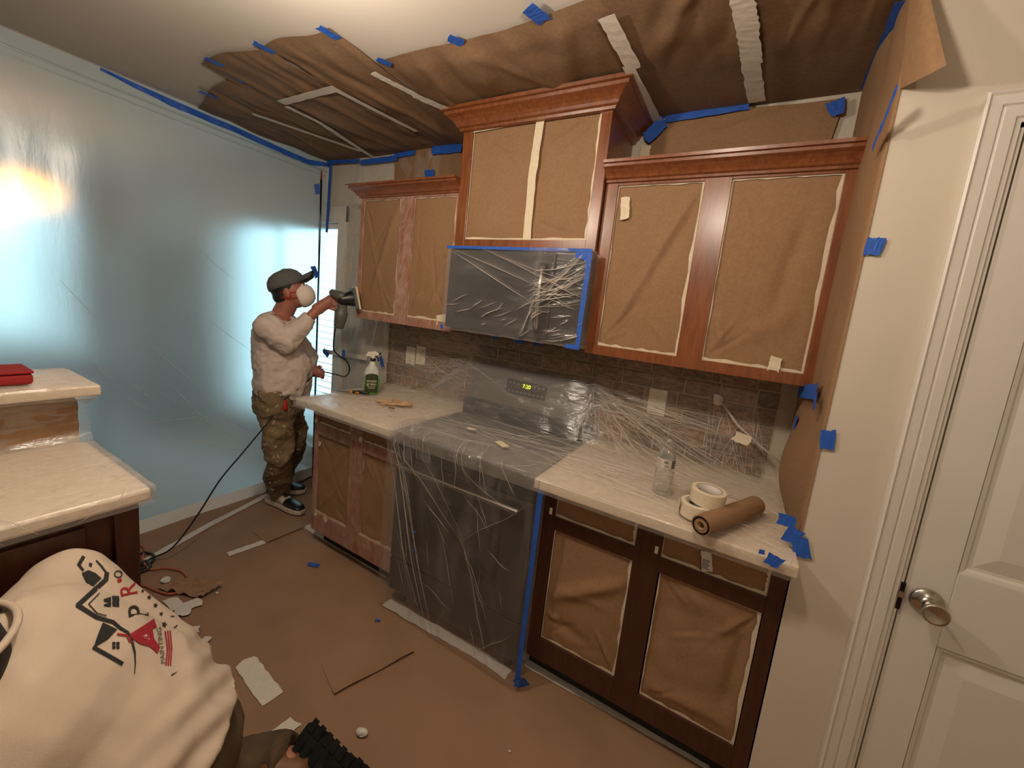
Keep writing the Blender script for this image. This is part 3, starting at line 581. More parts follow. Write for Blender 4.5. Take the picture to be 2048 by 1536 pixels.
mf.grid(24, 2, lambda u, v: (-.006+(W+.012)*u, YM-.007+v*.30, 1.418+.002*math.sin(u*40)-.006*math.sin(math.pi*v)))
mf.grid(3, 24, lambda u, v: (W+.006, YM-.007+u*.10, 1.418+.42*v)); mf.grid(3, 24, lambda u, v: (-.006, YM-.007+u*.10, 1.418+.42*v))
mfo = mf.build('plastic_film', 'filmm', smooth=True); place(mfo, 'clear wrinkled film stretched over the microwave front and handle', 'plastic film')
for (p, q, wd, nr) in [((-.01, YM-.008, 1.833), (W+.006, YM-.008, 1.833), .014, (0, -1, 0)), ((W-.003, YM-.007, 1.84), (W-.006, YM-.007, 1.415), .022, (0, -1, 0)), ((.70, YM-.007, 1.822), (W+.006, YM-.007, 1.80), .035, (0, -1, 0)), ((-.004, YM-.008, 1.44), (-.002, YM-.008, 1.414), .014, (0, -1, 0)), ((.70, YM-.007, 1.423), (W+.004, YM-.007, 1.421), .020, (0, -1, 0))]:
    tape('blue_tape', p, q, wd, nr, 'blue', mfo, lift=.004, rag=.1)
for (u, v, s) in [(992, 678, .03), (1038, 687, .05), (1075, 695, .03)]:
    q = at(u, v, 'y', -.30); q.z = 1.412; tape('blue_tape', q-Vector((s/2, 0, 0)), q+Vector((s/2, 0, -.004)), .035, (0, -1, 0), 'blue', mfo, lift=.004, rag=.4)

def folds_on(par, S, lines, r, off=(0, -.0012, .0012), name='creases', m='fold', n=12):
    b = MB()
    for (u0, v0, u1, v1) in lines:
        pts = []
        for i in range(n+1):
            t = i/n; u_, v_ = u0+(u1-u0)*t, v0+(v1-v0)*t+.004*math.sin(t*7+u0*50)
            if not (0 <= u_ <= 1 and 0 <= v_ <= 1): continue
            pts.append(Vector(S(u_, v_))+Vector(off))
        if len(pts) < 4 or (pts[0]-pts[-1]).length < .01: continue
        k = len(pts)-1; rr = r*random.uniform(.5, 1.3); b.tube(pts, [max(.0003, rr*math.sin(math.pi*(i+.3)/(k+.6))) for i in range(k+1)], 4)
    o = b.build(name, m, par, smooth=True); o['kind'] = 'stuff'; return o
folds_on(mfo, lambda u, v: (lambda p: (p[0], p[1], p[2]))(mwf(u, v)), [l[:4] for l in lm], .0022, (0, -.002, 0))
# ---------------- film over counters and backsplash
rn = random.Random(9); fA, fB = Fld(61, 6), Fld(62, 26)
x0f, x1f = XLB-.040, 1.592
def prof(x):
    """cross-section of the draped film at x: wall -> over the backguard -> counter -> hem"""
    if x < 0: t = max(0, 1+x/.46)
    elif x > W: t = max(0, 1-(x-W)/.72)
    else: t = 1.
    t = t**1.35; zk = .955+(1.224-.955)*t; yk = -.012-.080*t if t > .02 else -.014
    yfoot = -.045-.14*t
    return [(-.014, 1.375), (-.014-.04*t*.2, (1.375+zk)/2+.02*t), (yk, zk), ((yk+yfoot)/2-.018*t, (zk+.945)/2-.01+.02*t), (yfoot-.05, .938+.012*t), (-.30, .9345), (-.52, .9345), (YC-.004, .9335), (YC-.010, .918), (YC-.011, ZT-.044)]
def samp(P, s):
    L_ = [0]
    for a, b_ in zip(P, P[1:]): L_.append(L_[-1]+math.hypot(b_[0]-a[0], b_[1]-a[1]))
    d = s*L_[-1]
    for i in range(len(P)-1):
        if d <= L_[i+1] or i == len(P)-2:
            t = (d-L_[i])/(L_[i+1]-L_[i]+1e-9); y = P[i][0]+(P[i+1][0]-P[i][0])*t; z = P[i][1]+(P[i+1][1]-P[i][1])*t
            dy_, dz_ = P[i+1][0]-P[i][0], P[i+1][1]-P[i][1]; h = math.hypot(dy_, dz_) or 1
            return y, z, (dz_/h, -dy_/h)
lc = []
def ul_(x): return (x-x0f)/(x1f-x0f)
ug0, ug1 = ul_(0), ul_(W)
for k in range(26):  # stretch lines fanning from the backguard's two top corners
    s1 = rn.uniform(.12, .75); lc.append((ug1, rn.uniform(.16, .28), rn.uniform(.82, 1.02), .18+s1*.5, rn.uniform(.003, .008), rn.uniform(.0035, .007)))
    if k < 16: lc.append((ug0, rn.uniform(.14, .24), rn.uniform(-.02, .2), rn.uniform(.1, .50), rn.uniform(.003, .008), rn.uniform(.004, .008)))
for k in range(22): lc.append((rn.uniform(ug1-.05, ug1+.1), rn.uniform(.55, .97), rn.uniform(.8, 1), rn.uniform(.45, .95), rn.uniform(.0015, .004), rn.uniform(.003, .007)))
for k in range(60): a_, b2_ = rn.uniform(0, ug0), rn.uniform(.60, 1); an = rn.uniform(-.6, .9); l_ = rn.uniform(.02, .07); lc.append((a_, b2_, a_+l_*math.cos(an), b2_+l_*math.sin(an), rn.uniform(.002, .006), rn.uniform(.003, .006)))
for k in range(30): a_, b2_ = rn.uniform(.90, 1), rn.uniform(.6, 1); an = rn.uniform(-.8, .8); l_ = rn.uniform(.02, .07); lc.append((a_, b2_, a_+l_*math.cos(an), b2_+l_*math.sin(an), rn.uniform(.002, .005), rn.uniform(.003, .006)))
for k in range(14): a_ = rn.uniform(0, ug0); lc.append((a_-.1, rn.uniform(.05, .3), a_+.12, rn.uniform(.1, .4), rn.uniform(.002, .004), .006))
lcA = np.array(lc)
def creaseV(u, v, A):
    d0, d1 = A[:, 2]-A[:, 0], A[:, 3]-A[:, 1]; t = ((u-A[:, 0])*d0+(v-A[:, 1])*d1)/(d0*d0+d1*d1); tc = np.clip(t, 0, 1)
    q2 = (u-A[:, 0]-tc*d0)**2+(v-A[:, 1]-tc*d1)**2; return float((A[:, 4]*np.exp(-q2/A[:, 5]**2)*np.sqrt(np.sin(np.pi*(tc*.9+.05)))).sum())
def cf(u, v):
    x = x0f+(x1f-x0f)*u
    y, z, n_ = samp(prof(x), v); e = min(1, 12*(1-v)+.15); d = (abs(.0022*fA(x*1.2, v*1.5))+.0008*fB(x, v*1.5)+creaseV(u, v, lcA)*.9)*e
    if v > .93: return (x, y-abs(d)*.6, z)
    return (x, y-abs(n_[0])*abs(d), z+abs(n_[1])*abs(d)+.0004)
cfo = MB().grid(260, 130, cf).build('plastic_film', 'film', smooth=True); place(cfo, 'clear masking film draped over counters, backsplash and range top', 'plastic film')
rn2 = random.Random(77); CL = [l[:4] for l in lc]
for k in range(55): CL.append((ug1+rn2.uniform(-.01, .02), rn2.uniform(.15, .34), rn2.uniform(.60, 1.0), rn2.uniform(.20, .62)))
for k in range(30): a_ = rn2.uniform(ug0-.12, ug1); CL.append((a_, rn2.uniform(.42, .9), a_+rn2.uniform(.15, .4), rn2.uniform(.42, .9)))
for k in range(16): a_ = rn2.uniform(0, .1); CL.append((a_, rn2.uniform(.02, .5), ug0-rn2.uniform(0, .1), rn2.uniform(.12, .42)))
for k in range(24): a_ = rn2.uniform(.86, .96); CL.append((a_, rn2.uniform(0, .2), rn2.uniform(.88, 1), rn2.uniform(.35, .5)))
folds_on(cfo, cf, CL, .0015)
for (p, q, wd, nr, m_) in [((996, 885), (1012, 897), .035, 'z', 'mtape'), ((935, 858), (948, 862), .03, 'z', 'mtape'), ((1468, 873), (1500, 885), .05, 'f', 'mtape')]:
    if nr == 'z': a_, b2_ = at(*p, 'z', .95), at(*q, 'z', .95); tape('masking_tape', a_, b2_, wd, (0, 0, 1), m_, cfo, lift=.006)
    else: a_, b2_ = at(*p, 'y', -.10), at(*q, 'y', -.12); tape('masking_tape', a_, b2_, wd, (0, -.6, .6), m_, cfo, lift=.006)
a_ = at(1437, 790, 'y', -.02); tape('masking_tape', a_, a_+Vector((.004, 0, -.045)), .036, (0, -1, 0), 'wtape', cfo, lift=.004)
# film bunched along the corner
pts = [at(1440, 800, 'y', -.035), at(1475, 850, 'y', -.05), at(1520, 890, 'y', -.07), at(1562, 925, 'y', -.06)]
for k in range(5): MB().tube([p+Vector((.004*math.sin(k*2+i), -.004*k, .004*math.cos(k*3+i))) for i, p in enumerate(pts)], [.001, .003, .003, .001], 5).build('film_fold', 'fold', cfo, smooth=True)
# ---------------- film over the range front
rn = random.Random(12); lr = []
def rp(x, z): return ((x+.012)/.80, (z-.04)/.90)
lr += [(.02, .95, .42, .0, .016, .012), (.05, .95, .47, .0, .014, .010), (.0, .80, .38, .02, .010, .010), (.22, .85, .62, .52, .018, .03), (.62, .52, .86, .0, .014, .016), (.60, .52, .80, .26, .014, .012), (.62, .50, .95, .72, .008, .03), (.95, .2, .75, .05, .008, .010)]
for k in range(16): a_, b2_ = rn.uniform(.05, .95), rn.uniform(.70, .98); an = rn.uniform(-1.4, 1.2); l_ = rn.uniform(.05, .2); lr.append((a_, b2_, a_+l_*math.cos(an), b2_+l_*math.sin(an), rn.uniform(.006, .018), rn.uniform(.008, .02)))
for k in range(14): a_, b2_ = rn.uniform(0, 1), rn.uniform(0, .75); an = rn.uniform(-1.5, -.2); l_ = rn.uniform(.08, .3); lr.append((a_, b2_, a_+l_*math.cos(an), b2_+l_*math.sin(an), rn.uniform(.002, .006), rn.uniform(.006, .014)))
lr += [(.10, .80, .60, .50, .022, .05), (.30, .97, .95, .60, .016, .05), (.55, .80, .90, .68, .020, .04), (.12, .55, .30, .10, .012, .05)]
lrA = np.array(lr); fR = Fld(77, 7)
def rf_(u, v):
    # v 0 floor .. .82 front top .. 1 back on the cooktop
    x = -.012+.800*u; d = creaseV(u, min(v, .98), lrA)*.9+abs(.004*fR(x, v))
    if v < .84: t = v/.84; return (x+.0*d, -.712-d, .03+.905*t)
    t = (v-.84)/.16; return (x, -.712+.22*t-.3*d*(1-t), .945+.012*math.sin(math.pi*t)+d*.8)
rfo = MB().grid(130, 150, rf_).build('plastic_film', 'filmr', smooth=True); place(rfo, 'crinkled clear film hanging over the dark range front to the floor', 'plastic film')
MB().grid(2, 30, lambda u, v: (.788, -.712+u*.09, .03+.9*v)).build('side_flap', 'filmr', rfo)
rn2 = random.Random(78); CR = [l[:4] for l in lr]
for k in range(7): CR.append((.01+.012*k, .92-.01*k, .40+.012*k+rn2.uniform(-.01, .01), .01))
for k in range(26): a_, b2_ = rn2.uniform(0, 1), rn2.uniform(0, .98); an = rn2.uniform(-1.35, -.7); l_ = rn2.uniform(.05, .22); CR.append((a_, b2_, a_+l_*math.cos(an), b2_+l_*math.sin(an)))
for k in range(20): a_ = rn2.uniform(0, .9); CR.append((a_, rn2.uniform(.80, .98), a_+rn2.uniform(-.1, .3), rn2.uniform(.66, .95)))
folds_on(rfo, rf_, [c for i, c in enumerate(CR) if i % 3 or i < 8], .0013, (0, -.002, .001), m='foldr')
tape('blue_tape', (.797, -.700, .925), (.797, -.700, .03), .020, (.5, -1, 0), 'blue', rfo, lift=.002, rag=.05, seg=20); tape('blue_tape', (.80, -.700, .07), (.815, -.66, .008), .05, (.5, -1, 0), 'blue', rfo, lift=.002)
for (u, v) in [(829, 1060), (830, 1097)]: q = at(u, v, 'y', -.725); tape('blue_tape', q, q+Vector((.012, 0, -.01)), .014, (0, -1, 0), 'blue', rfo, lift=.004)

# ---------------- outlets
def outlet(x0, x1, z0, z1, label, switch=False):
    o = thing('wall_outlet', label, 'outlet', ((x0+x1)/2, -.012, z0), group='ivory electrical plates on the backsplash')
    box('plate', (x0, -.021, z0), (x1, -.013, z1), 'offw', o, bevel=.002); cx_ = (x0+x1)/2; cz_ = (z0+z1)/2
    if switch: box('switch', (cx_-.005, -.029, cz_-.012), (cx_+.005, -.020, cz_+.012), 'offw', o); box('screw', (cx_-.003, -.0225, z1-.03), (cx_+.003, -.0205, z1-.024), 'black', o); box('screw', (cx_-.003, -.0225, z0+.024), (cx_+.003, -.0205, z0+.03), 'black', o)
    else:
        for s in (-1, 1):
            f = MB().lathe([(.015, 0), (.0165, .002), (.0, .0025)], (cx_, -.0205, cz_+s*.022), (0, -1, 0), 20, False).build('socket', 'offw', o)
            for d in (-.006, .006): box('slot', (cx_+d-.001, -.0238, cz_+s*.022-.002), (cx_+d+.001, -.0225, cz_+s*.022+.006), 'black', f)
            box('slot', (cx_-.002, -.0238, cz_+s*.022-.010), (cx_+.002, -.0225, cz_+s*.022-.007), 'black', f)
outlet(-.612, -.530, 1.105, 1.228, 'ivory switch plate on the bricks behind the spray bottle', True); outlet(-.520, -.438, 1.118, 1.243, 'ivory outlet beside the switch plate, left of the range'); outlet(1.018, 1.102, 1.120, 1.248, 'ivory outlet on the bricks right of the range, seen through film')

# ================================================================= PAPER ON CEILING AND WALLS
fc1, fc2 = Fld(91, 5), Fld(92, 16, aniso=(2.2, .5, 1))
def ceil_sheet(label, q, seed, lines=(), nx=50, ny=50, amp=.006, z0=ZC-.004, drop=.010):
    rnd = random.Random(seed); ln = [(rnd.uniform(0, 1), 0, rnd.uniform(0, 1), rnd.uniform(.5, 1), rnd.uniform(.003, .010), rnd.uniform(.02, .06)) for _ in range(4)]+list(lines); A = np.array(ln)
    q = [Vector((*p, 0)) if len(p) == 2 else Vector(p) for p in q]
    fs = Fld(seed, 9)
    def g(u, v):
        p = (q[0]*(1-u)+q[1]*u)*(1-v)+(q[3]*(1-u)+q[2]*u)*v
        e = min(1, 8*min(v+.02, 1.02-v)); wav = .018*math.sin(math.pi*u*2.0+seed)*(1-v)**2
        fa = max(0, min(1, (-.30-p.y)/.28))*.85+.15
        if p.x < -.0: fa = 1
        return (p.x, p.y+wav*.8, z0-fa*(drop*(.25+.75*e*abs(math.sin(math.pi*min(1, u*1.0))))+e*(amp*abs(fs(p.x, p.y))+.0022*fc2(p.x, p.y)+creaseV(u, v, A))))
    o = MB().grid(nx, ny, g).build('ceiling_paper', 'kraftc', smooth=True); tag(o, label, 'masking paper', 'brown paper sheets taped to the ceiling'); return o
zt = ZC-.024
C_ = lambda u, v: at(u, v, 'z', 2.50)
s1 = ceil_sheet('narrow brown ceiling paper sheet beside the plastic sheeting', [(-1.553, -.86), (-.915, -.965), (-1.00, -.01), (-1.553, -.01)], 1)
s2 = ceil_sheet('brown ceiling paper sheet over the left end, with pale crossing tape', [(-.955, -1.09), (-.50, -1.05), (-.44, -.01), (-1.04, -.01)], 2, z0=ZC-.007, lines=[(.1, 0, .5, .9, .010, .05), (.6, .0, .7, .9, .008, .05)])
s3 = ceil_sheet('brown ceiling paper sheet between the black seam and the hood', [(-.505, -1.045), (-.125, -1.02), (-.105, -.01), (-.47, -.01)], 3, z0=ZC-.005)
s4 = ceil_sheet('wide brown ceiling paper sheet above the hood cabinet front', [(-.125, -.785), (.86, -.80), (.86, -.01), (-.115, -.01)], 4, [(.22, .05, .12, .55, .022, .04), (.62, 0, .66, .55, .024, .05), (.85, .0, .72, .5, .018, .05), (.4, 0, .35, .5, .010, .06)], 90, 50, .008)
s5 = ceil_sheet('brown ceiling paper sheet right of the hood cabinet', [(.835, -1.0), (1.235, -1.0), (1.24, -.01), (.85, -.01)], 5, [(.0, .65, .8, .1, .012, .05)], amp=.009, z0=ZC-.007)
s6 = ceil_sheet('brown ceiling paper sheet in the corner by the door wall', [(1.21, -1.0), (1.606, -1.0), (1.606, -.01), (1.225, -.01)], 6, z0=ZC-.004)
DN = (0, 0, -1)
def ct(par, p, q, wd, m='wtape', lift=.031, rag=.1): tape('masking_tape' if m != 'blue' else 'blue_tape', at(*p, 'z', ZC-lift), at(*q, 'z', ZC-lift), wd, DN, m, par, lift=.001, rag=rag, seg=12)
for par, p, q, wd in [(s1, (505, 227), (722, 302), .030), (s2, (562, 205), (672, 176), .045), (s2, (572, 212), (640, 245), .028), (s2, (636, 243), (746, 314), .034), (s3, (676, 182), (832, 262), .030), (s4, (745, 145), (832, 190), .036), (s4, (828, 190), (902, 222), .045), (s5, (1213, 32), (1268, 138), .055), (s5, (1256, 132), (1318, 245), .04), (s6, (1482, -15), (1497, 65), .062), (s6, (1493, 50), (1505, 130), .062), (s6, (1500, 112), (1514, 202), .060)]: ct(par, p, q, wd)
for par, p, q, wd in [(s2, (410, 115), (446, 132), .03), (s2, (446, 142), (490, 166), .02), (s1, (398, 181), (436, 197), .03), (s2, (506, 84), (548, 105), .036), (s3, (637, 53), (677, 77), .038), (s3, (662, 165), (676, 172), .05), (s4, (754, 117), (783, 130), .036), (s4, (898, 75), (925, 86), .045), (s4, (1056, 15), (1090, 42), .055), (s5, (1183, 42), (1200, 52), .05)]: ct(par, p, q, wd, 'blue', .014)
# blue tape along the sheeting's top edge
bt = MB(); P_ = [at(200, 137, 'x', XP+.012), at(300, 182, 'x', XP+.012), at(380, 217, 'x', XP+.012), at(470, 255, 'x', XP+.012), at(560, 296, 'x', XP+.012), at(615, 320, 'x', XP+.012), at(668, 330, 'x', XP+.03)]
rows = []
for i in range(25):
    t = i/24*(len(P_)-1); k = min(int(t), len(P_)-2); p = P_[k].lerp(P_[k+1], t-k); h = .008+.022*min(1, i/6)*(1 if i < 22 else .7); rows.append((Vector((p.x, p.y, p.z+.006)), Vector((p.x+.006*math.sin(i*1.7), p.y, p.z-h))))
bt.add([q for r in rows for q in r], [(2*i, 2*i+1, 2*i+3, 2*i+2) for i in range(24)]); bto = bt.build('blue_tape_strip', 'blue'); tag(bto, 'long blue tape strip joining plastic sheeting to the ceiling', 'tape')
# paper above the cabinets
fw1 = Fld(101, 8)
def wallsheet(name, label, pts, y, seed, n1=40, n2=16, amp=.006, lines=(), m='kraft'):
    q = [at(*p, 'y', y) for p in pts]; A = np.array(list(lines)+[(0, 0, 1, 1, .003, .1)]); f_ = Fld(seed, 10)
    o = MB().grid(n1, n2, lambda u, v: (lambda p: (p.x, p.y-amp*abs(f_(p.x, p.z))-creaseV(u, v, A), p.z))((q[0]*(1-u)+q[1]*u)*(1-v)+(q[3]*(1-u)+q[2]*u)*v)).build(name, m, smooth=True)
    return tag(o, label, 'masking paper')
wa = wallsheet('wall_paper_sheet', 'brown paper strip on the wall above the right wall cabinet', [(1300, 244), (1690, 196), (1655, 300), (1290, 345)], -.012, 111, lines=[(.15, .6, .8, .1, .010, .05), (.1, .9, .5, .5, .008, .05)])
wb_ = wallsheet('wall_paper_sheet', 'brown paper strip on the wall above the left wall cabinet', [(790, 302), (935, 290), (935, 375), (790, 385)], -.012, 112, lines=[(.5, 0, .55, .9, .014, .04)])
def yt(par, p, q, wd, y, m='blue', nm='blue_tape'): tape(nm, at(*p, 'y', y), at(*q, 'y', y), wd, (0, -1, 0), m, par, lift=.004, rag=.15)
yt(wa, (1330, 240), (1500, 212), .03, -.03); yt(wa, (1656, 222), (1690, 210), .055, -.04); yt(wa, (1292, 278), (1328, 243), .06, -.04); yt(wa, (1293, 290), (1288, 322), .045, -.02, 'mtape', 'masking_tape'); yt(wb_, (865, 302), (925, 296), .05, -.03); yt(wb_, (790, 312), (830, 306), .03, -.03); yt(wb_, (852, 349), (870, 348), .05, -.04)
# side wall paper hanging from ceiling to below the counter tape
fs_ = Fld(121, 7)
def swp(u, v):
    # u 0 back .. 1 front corner; v 0 top .. 1 bottom
    z = ZC-.01-(ZC-.01-.955)*v; yy = -.008+(YB-.003+.008)*u
    k = max(0, (1.35-z)/.4); bulge = .002+.014*math.sin(math.pi*min(1, u/.93))*(.3+.7*abs(fs_(yy, z)))+.055*k*math.sin(math.pi*min(1, u*1.05))**2*math.sin(math.pi*min(1, max(0, k)))
    if k > 0: yy = yy*(1-.10*k*u)
    if u > .93: return (XR-.002+.005*(u-.93)/.07, YB-.003-.001*math.sin((u-.93)*30), z)
    return (XR-.002-bulge, yy/.93 if yy/.93 > YB-.003 else YB-.003, z)
sw = MB().grid(43, 70, swp).build('wall_paper_sheet', 'kraft', smooth=True); tag(sw, 'long brown paper sheet hanging on the side wall beside the cabinets', 'masking paper')
# flap curling off the corner at the top
ia, ib = at(1822, -30, 'y', YB-.004), at(1800, 178, 'y', YB-.004); oa, ob = at(1852, -40, 'y', YB-.05), at(1893, 130, 'y', YB-.11)
MB().grid(16, 20, lambda u, v: (lambda a, b_: tuple((a*(1-u)+b_*u)+Vector((0, -.03*math.sin(math.pi*u)*(.4+.6*v), -.012*math.sin(math.pi*u)))))(ia.lerp(ib, v), oa.lerp(ob, v))).build('flap', 'kraft', sw, smooth=True, label='curled paper flap standing off the corner')
def side_tape(p, q, wd, x=XR-.022): tape('blue_tape', at(*p, 'x', x), at(*q, 'x', x), wd, (-1, 0, 0), 'blue', sw, lift=.004, rag=.15)
side_tape((1800, 172), (1765, 262), .022); side_tape((1768, 250), (1750, 296), .022); side_tape((1600, 782), (1636, 784), .05); side_tape((1636, 790), (1632, 818), .03); side_tape((1597, 832), (1590, 864), .045); side_tape((1563, 926), (1590, 922), .05)
def fr_tape(p, q, wd): tape('blue_tape', at(*p, 'y', YB-.004), at(*q, 'y', YB-.004), wd, (0, -1, 0), 'blue', sw, lift=.004, rag=.1)
fr_tape((1732, 493), (1764, 494), .045); fr_tape((1642, 878), (1672, 880), .055); fr_tape((1556, 1035), (1590, 1045), .035); fr_tape((1570, 1062), (1600, 1078), .05); fr_tape((1586, 1092), (1620, 1097), .060)
tape('blue_tape', at(1815, 0, 'z', ZC-.02), at(1738, 175, 'z', ZC-.02), .05, DN, 'blue', s6, lift=.002, seg=12)
yt(cfo, (1532, 1112), (1562, 1128), .035, YC-.014); yt(cfo, (1518, 1101), (1530, 1104), .014, YC-.02)
# ================================================================= PLASTIC SHEETING
fq, fq2 = Fld(131, 3), Fld(132, 9, aniso=(1, 1.5, .5))
def shf(u, v):
    y = -4.55+4.535*u; z = .012+(ZC-.016)*v; e = min(1, 6*min(v, 1-v))
    return (XP+e*(.014*fq(0, y, z)+.003*fq2(0, y, z))+.004, y, z)
sh = MB().grid(200, 60, shf).build('plastic_sheeting', 'sheet', smooth=True); tag(sh, 'floor to ceiling frosted plastic sheeting closing off the dining room', 'plastic sheeting')
MB().grid(120, 6, lambda u, v: (XP+.018+.012*math.sin(u*60)*.3+.02*(1-v), -4.55+4.535*u, .006+.075*v)).build('hem', 'hem', sh, smooth=True, label='gathered white bottom hem')
for k, (zz, dz, th) in enumerate(((2.44, .0, .012), (2.405, .0, .006))): MB().grid(60, 2, lambda u, v: (XP+.014+th*.3*math.sin(v*3), -4.55+4.535*u, zz+.012*math.sin(u*5)+th*(v-.5))).build('fold', 'hem' if k > 5 else 'sheet', sh, smooth=True)
wk = MB()
for (a_, b2_) in [((186, 722), (232, 768)), ((252, 755), (302, 797)), ((248, 790), (306, 824)), ((340, 768), (432, 858)), ((300, 690), (420, 790)), ((395, 800), (520, 872)), ((330, 790), (470, 880)), ((120, 560), (200, 640)), ((400, 500), (470, 560)), ((420, 640), (500, 700)), ((260, 850), (420, 830)), ((350, 870), (500, 905))]:
    p_, q_ = at(*a_, 'x', XP+.022), at(*b2_, 'x', XP+.022); wk.tube([p_.lerp(q_, t/8)+Vector((.001*math.sin(t), 0, -.006*math.sin(math.pi*t/8))) for t in range(9)], [.0004+.0016*math.sin(math.pi*t/8) for t in range(9)], 4)
wk.build('creases', 'fold', sh, smooth=True)['kind'] = 'stuff'
pole = thing('tension_pole', 'thin dark tension pole with a red tip holding the sheeting', 'pole', (XP+.02, -.055, .01))
MB().tube([(XP+.035, -.055, .012), (XP+.022, -.055, 1.2), (XP+.012, -.06, 2.36)], .007, 8).build('shaft', 'black', pole, smooth=True); MB().tube([(XP+.012, -.06, 2.36), (XP+.012, -.06, 2.425)], [.007, .004], 8).build('tip', 'redc', pole)
for (p, q, wd) in [((634, 368), (636, 388), .035), ((626, 532), (635, 555), .035)]:
    tape('blue_tape', at(*p, 'x', XP+.035), at(*q, 'x', XP+.035), wd, (.7, -.7, 0), 'blue', pole, lift=.006)
t_ = tape('blue_tape_strip', at(664, 330, 'y', -.03), at(656, 466, 'y', -.03), .03, (0, -1, 0), 'blue', lift=.01, seg=14); tag(t_, 'vertical blue tape strip hanging in the corner above the window', 'tape')
# film on the back wall beside the cabinets
fv = Fld(141, 9, aniso=(2, 1, .6)); rn = random.Random(15)
lw_ = np.array([(rn.uniform(.1, .9), rn.uniform(.1, 1), rn.uniform(.1, .9), rn.uniform(0, 1), rn.uniform(.003, .007), rn.uniform(.006, .012)) for _ in range(26)]+[(.9, 1, rn.uniform(.2, .95), .7, .008, .012) for _ in range(6)])
def wfm(u, v):
    z = .62+1.86*v; x1 = -.80 if z < 2.24 else -.80+.36*min(1, (z-2.24)/.02); x = -1.30+(x1+1.30)*u
    return (x, -.012-.010*abs(fv(x, z))-creaseV(u, v, lw_), z)
wfo = MB().grid(60, 150, wfm).build('plastic_film', 'filmw', smooth=True); tag(wfo, 'cloudy film hung on the wall between window and left cabinets', 'plastic film')
yt(wfo, (655, 325), (720, 322), .025, -.04); yt(wfo, (722, 326), (795, 316), .035, -.04); yt(wfo, (648, 700), (658, 712), .04, -.06); yt(wfo, (688, 700), (688, 716), .03, -.06)
yt(wfo, (652, 703), (735, 716), .035, -.05, 'wtape', 'masking_tape'); yt(wfo, (762, 712), (766, 732), .03, -.03)
# ================================================================= DINING ROOM BEHIND THE SHEETING
hu = thing('sideboard', 'dark sideboard blurred behind the plastic sheeting', 'sideboard', (-3.75, -.3, 0))
box('body', (-4.7, -.55, .08), (-3.02, -.03, 1.72), 'dark', hu, bevel=.01); box('top', (-4.73, -.58, 1.72), (-2.99, -.02, 1.76), 'dark', hu)
for x in (-4.45, -3.22): box('leg', (x, -.5, 0), (x+.06, -.44, .08), 'dark', hu)
for x in (-4.45, -3.80): box('door', (x, -.565, .12), (x+.60, -.55, 1.58), 'dark', hu)
tb2 = thing('dining_table', 'dark dining table blurred behind the plastic sheeting', 'table', (-3.2, -1.7, 0))
box('top', (-4.0, -2.5, .73), (-2.5, -.95, .77), 'dark', tb2, bevel=.01)
for x in (-3.95, -2.6):
    for y in (-2.45, -1.05): box('leg', (x, y, 0), (x+.07, y+.07, .73), 'dark', tb2)
ch = thing('chandelier', 'lit amber chandelier glowing through the plastic sheeting', 'chandelier', (0, 0, 0))
cc = at(14, 385, 'x', -2.7); ch.location = (cc.x, cc.y, cc.z)
MB().tube([(cc.x, cc.y, cc.z), (cc.x, cc.y, ZC)], .008).build('rod', 'hinge', ch)
for k in range(5):
    a_ = k*1.257+.3; p = Vector((cc.x+.17*math.cos(a_), cc.y+.17*math.sin(a_), cc.z+.03)); MB().tube([cc, (cc+p)/2-Vector((0, 0, .04)), p], .006).build('arm', 'hinge', ch)
    MB().ell(p+Vector((0, 0, .03)), (.055, .055, .065), n=12, m=8).build('bulb', 'bulb', ch, smooth=True)
for (x, y), lb in zip([(a[0], a[1]) for a in LAMPS], ('small globe ceiling lamp over the right base cabinet', 'small globe ceiling lamp over the kneeling worker', 'small globe ceiling lamp behind the camera')):
    lp = thing('ceiling_lamp', lb, 'lamp', (x, y, ZC)); MB().lathe([(.06, ZC-.02), (.06, ZC-.001)], (x, y, 0), n=32).build('base', 'white', lp); MB().lathe([(.008, ZC-.14), (.008, ZC-.02)], (x, y, 0), n=10).build('rod', 'steel', lp); MB().lathe([(.02, ZC-.12), (.055, ZC-.14), (.06, ZC-.17), (.045, ZC-.205), (.0, ZC-.22)], (x, y, 0), n=32, cap=False).build('shade', 'lamp', lp, smooth=True)

# ================================================================= PENINSULA
XF, YE = -.055, -1.572
pc = thing('peninsula_cabinet', 'dark peninsula base cabinet behind the kneeling worker', 'cabinet', (-.3, -2.4, 0))
box('body', (-.59, -3.4, .1), (XF-.045, YE-.030, .888), 'shadech', pc); box('corner_post', (XF-.075, YE-.075, .1), (XF-.025, YE-.022, .888), 'shadech', pc, bevel=.002)
for k in range(3): box('door', (XF-.046, YE-.13-.55*k-.50, .14), (XF-.032, YE-.13-.55*k, .85), 'shadech', pc, bevel=.003)
box('toe_kick', (-.56, -3.4, .003), (XF-.10, YE-.08, .1), 'kick', pc)
pt = place(box('countertop', (-.60, -3.4, .890), (XF, YE, .930), 'counter', bevel=.010), 'lower peninsula countertop under crinkled film', 'countertop')
pw = thing('bar_wall', 'papered knee wall carrying the raised bar top', 'bar wall', (-.66, -2.4, 0)); box('wall', (-.72, -3.4, 0), (-.60, YE-.02, 1.085), 'wall', pw)
MB().grid(60, 12, lambda u, v: (-.592+.006*abs(Fld(3, 8)(u*4, v)), -3.38+(3.38+YE-.022)*u, .955+.13*v)).build('paper_panel', 'kraft', pw, smooth=True, label='brown paper under film on the riser')
bar = place(box('bar_top', (-.86, -3.4, 1.112), (-.515, YE+.02, 1.148), 'counter', bevel=.006), 'raised pale bar top beyond the lower peninsula counter', 'bar top')
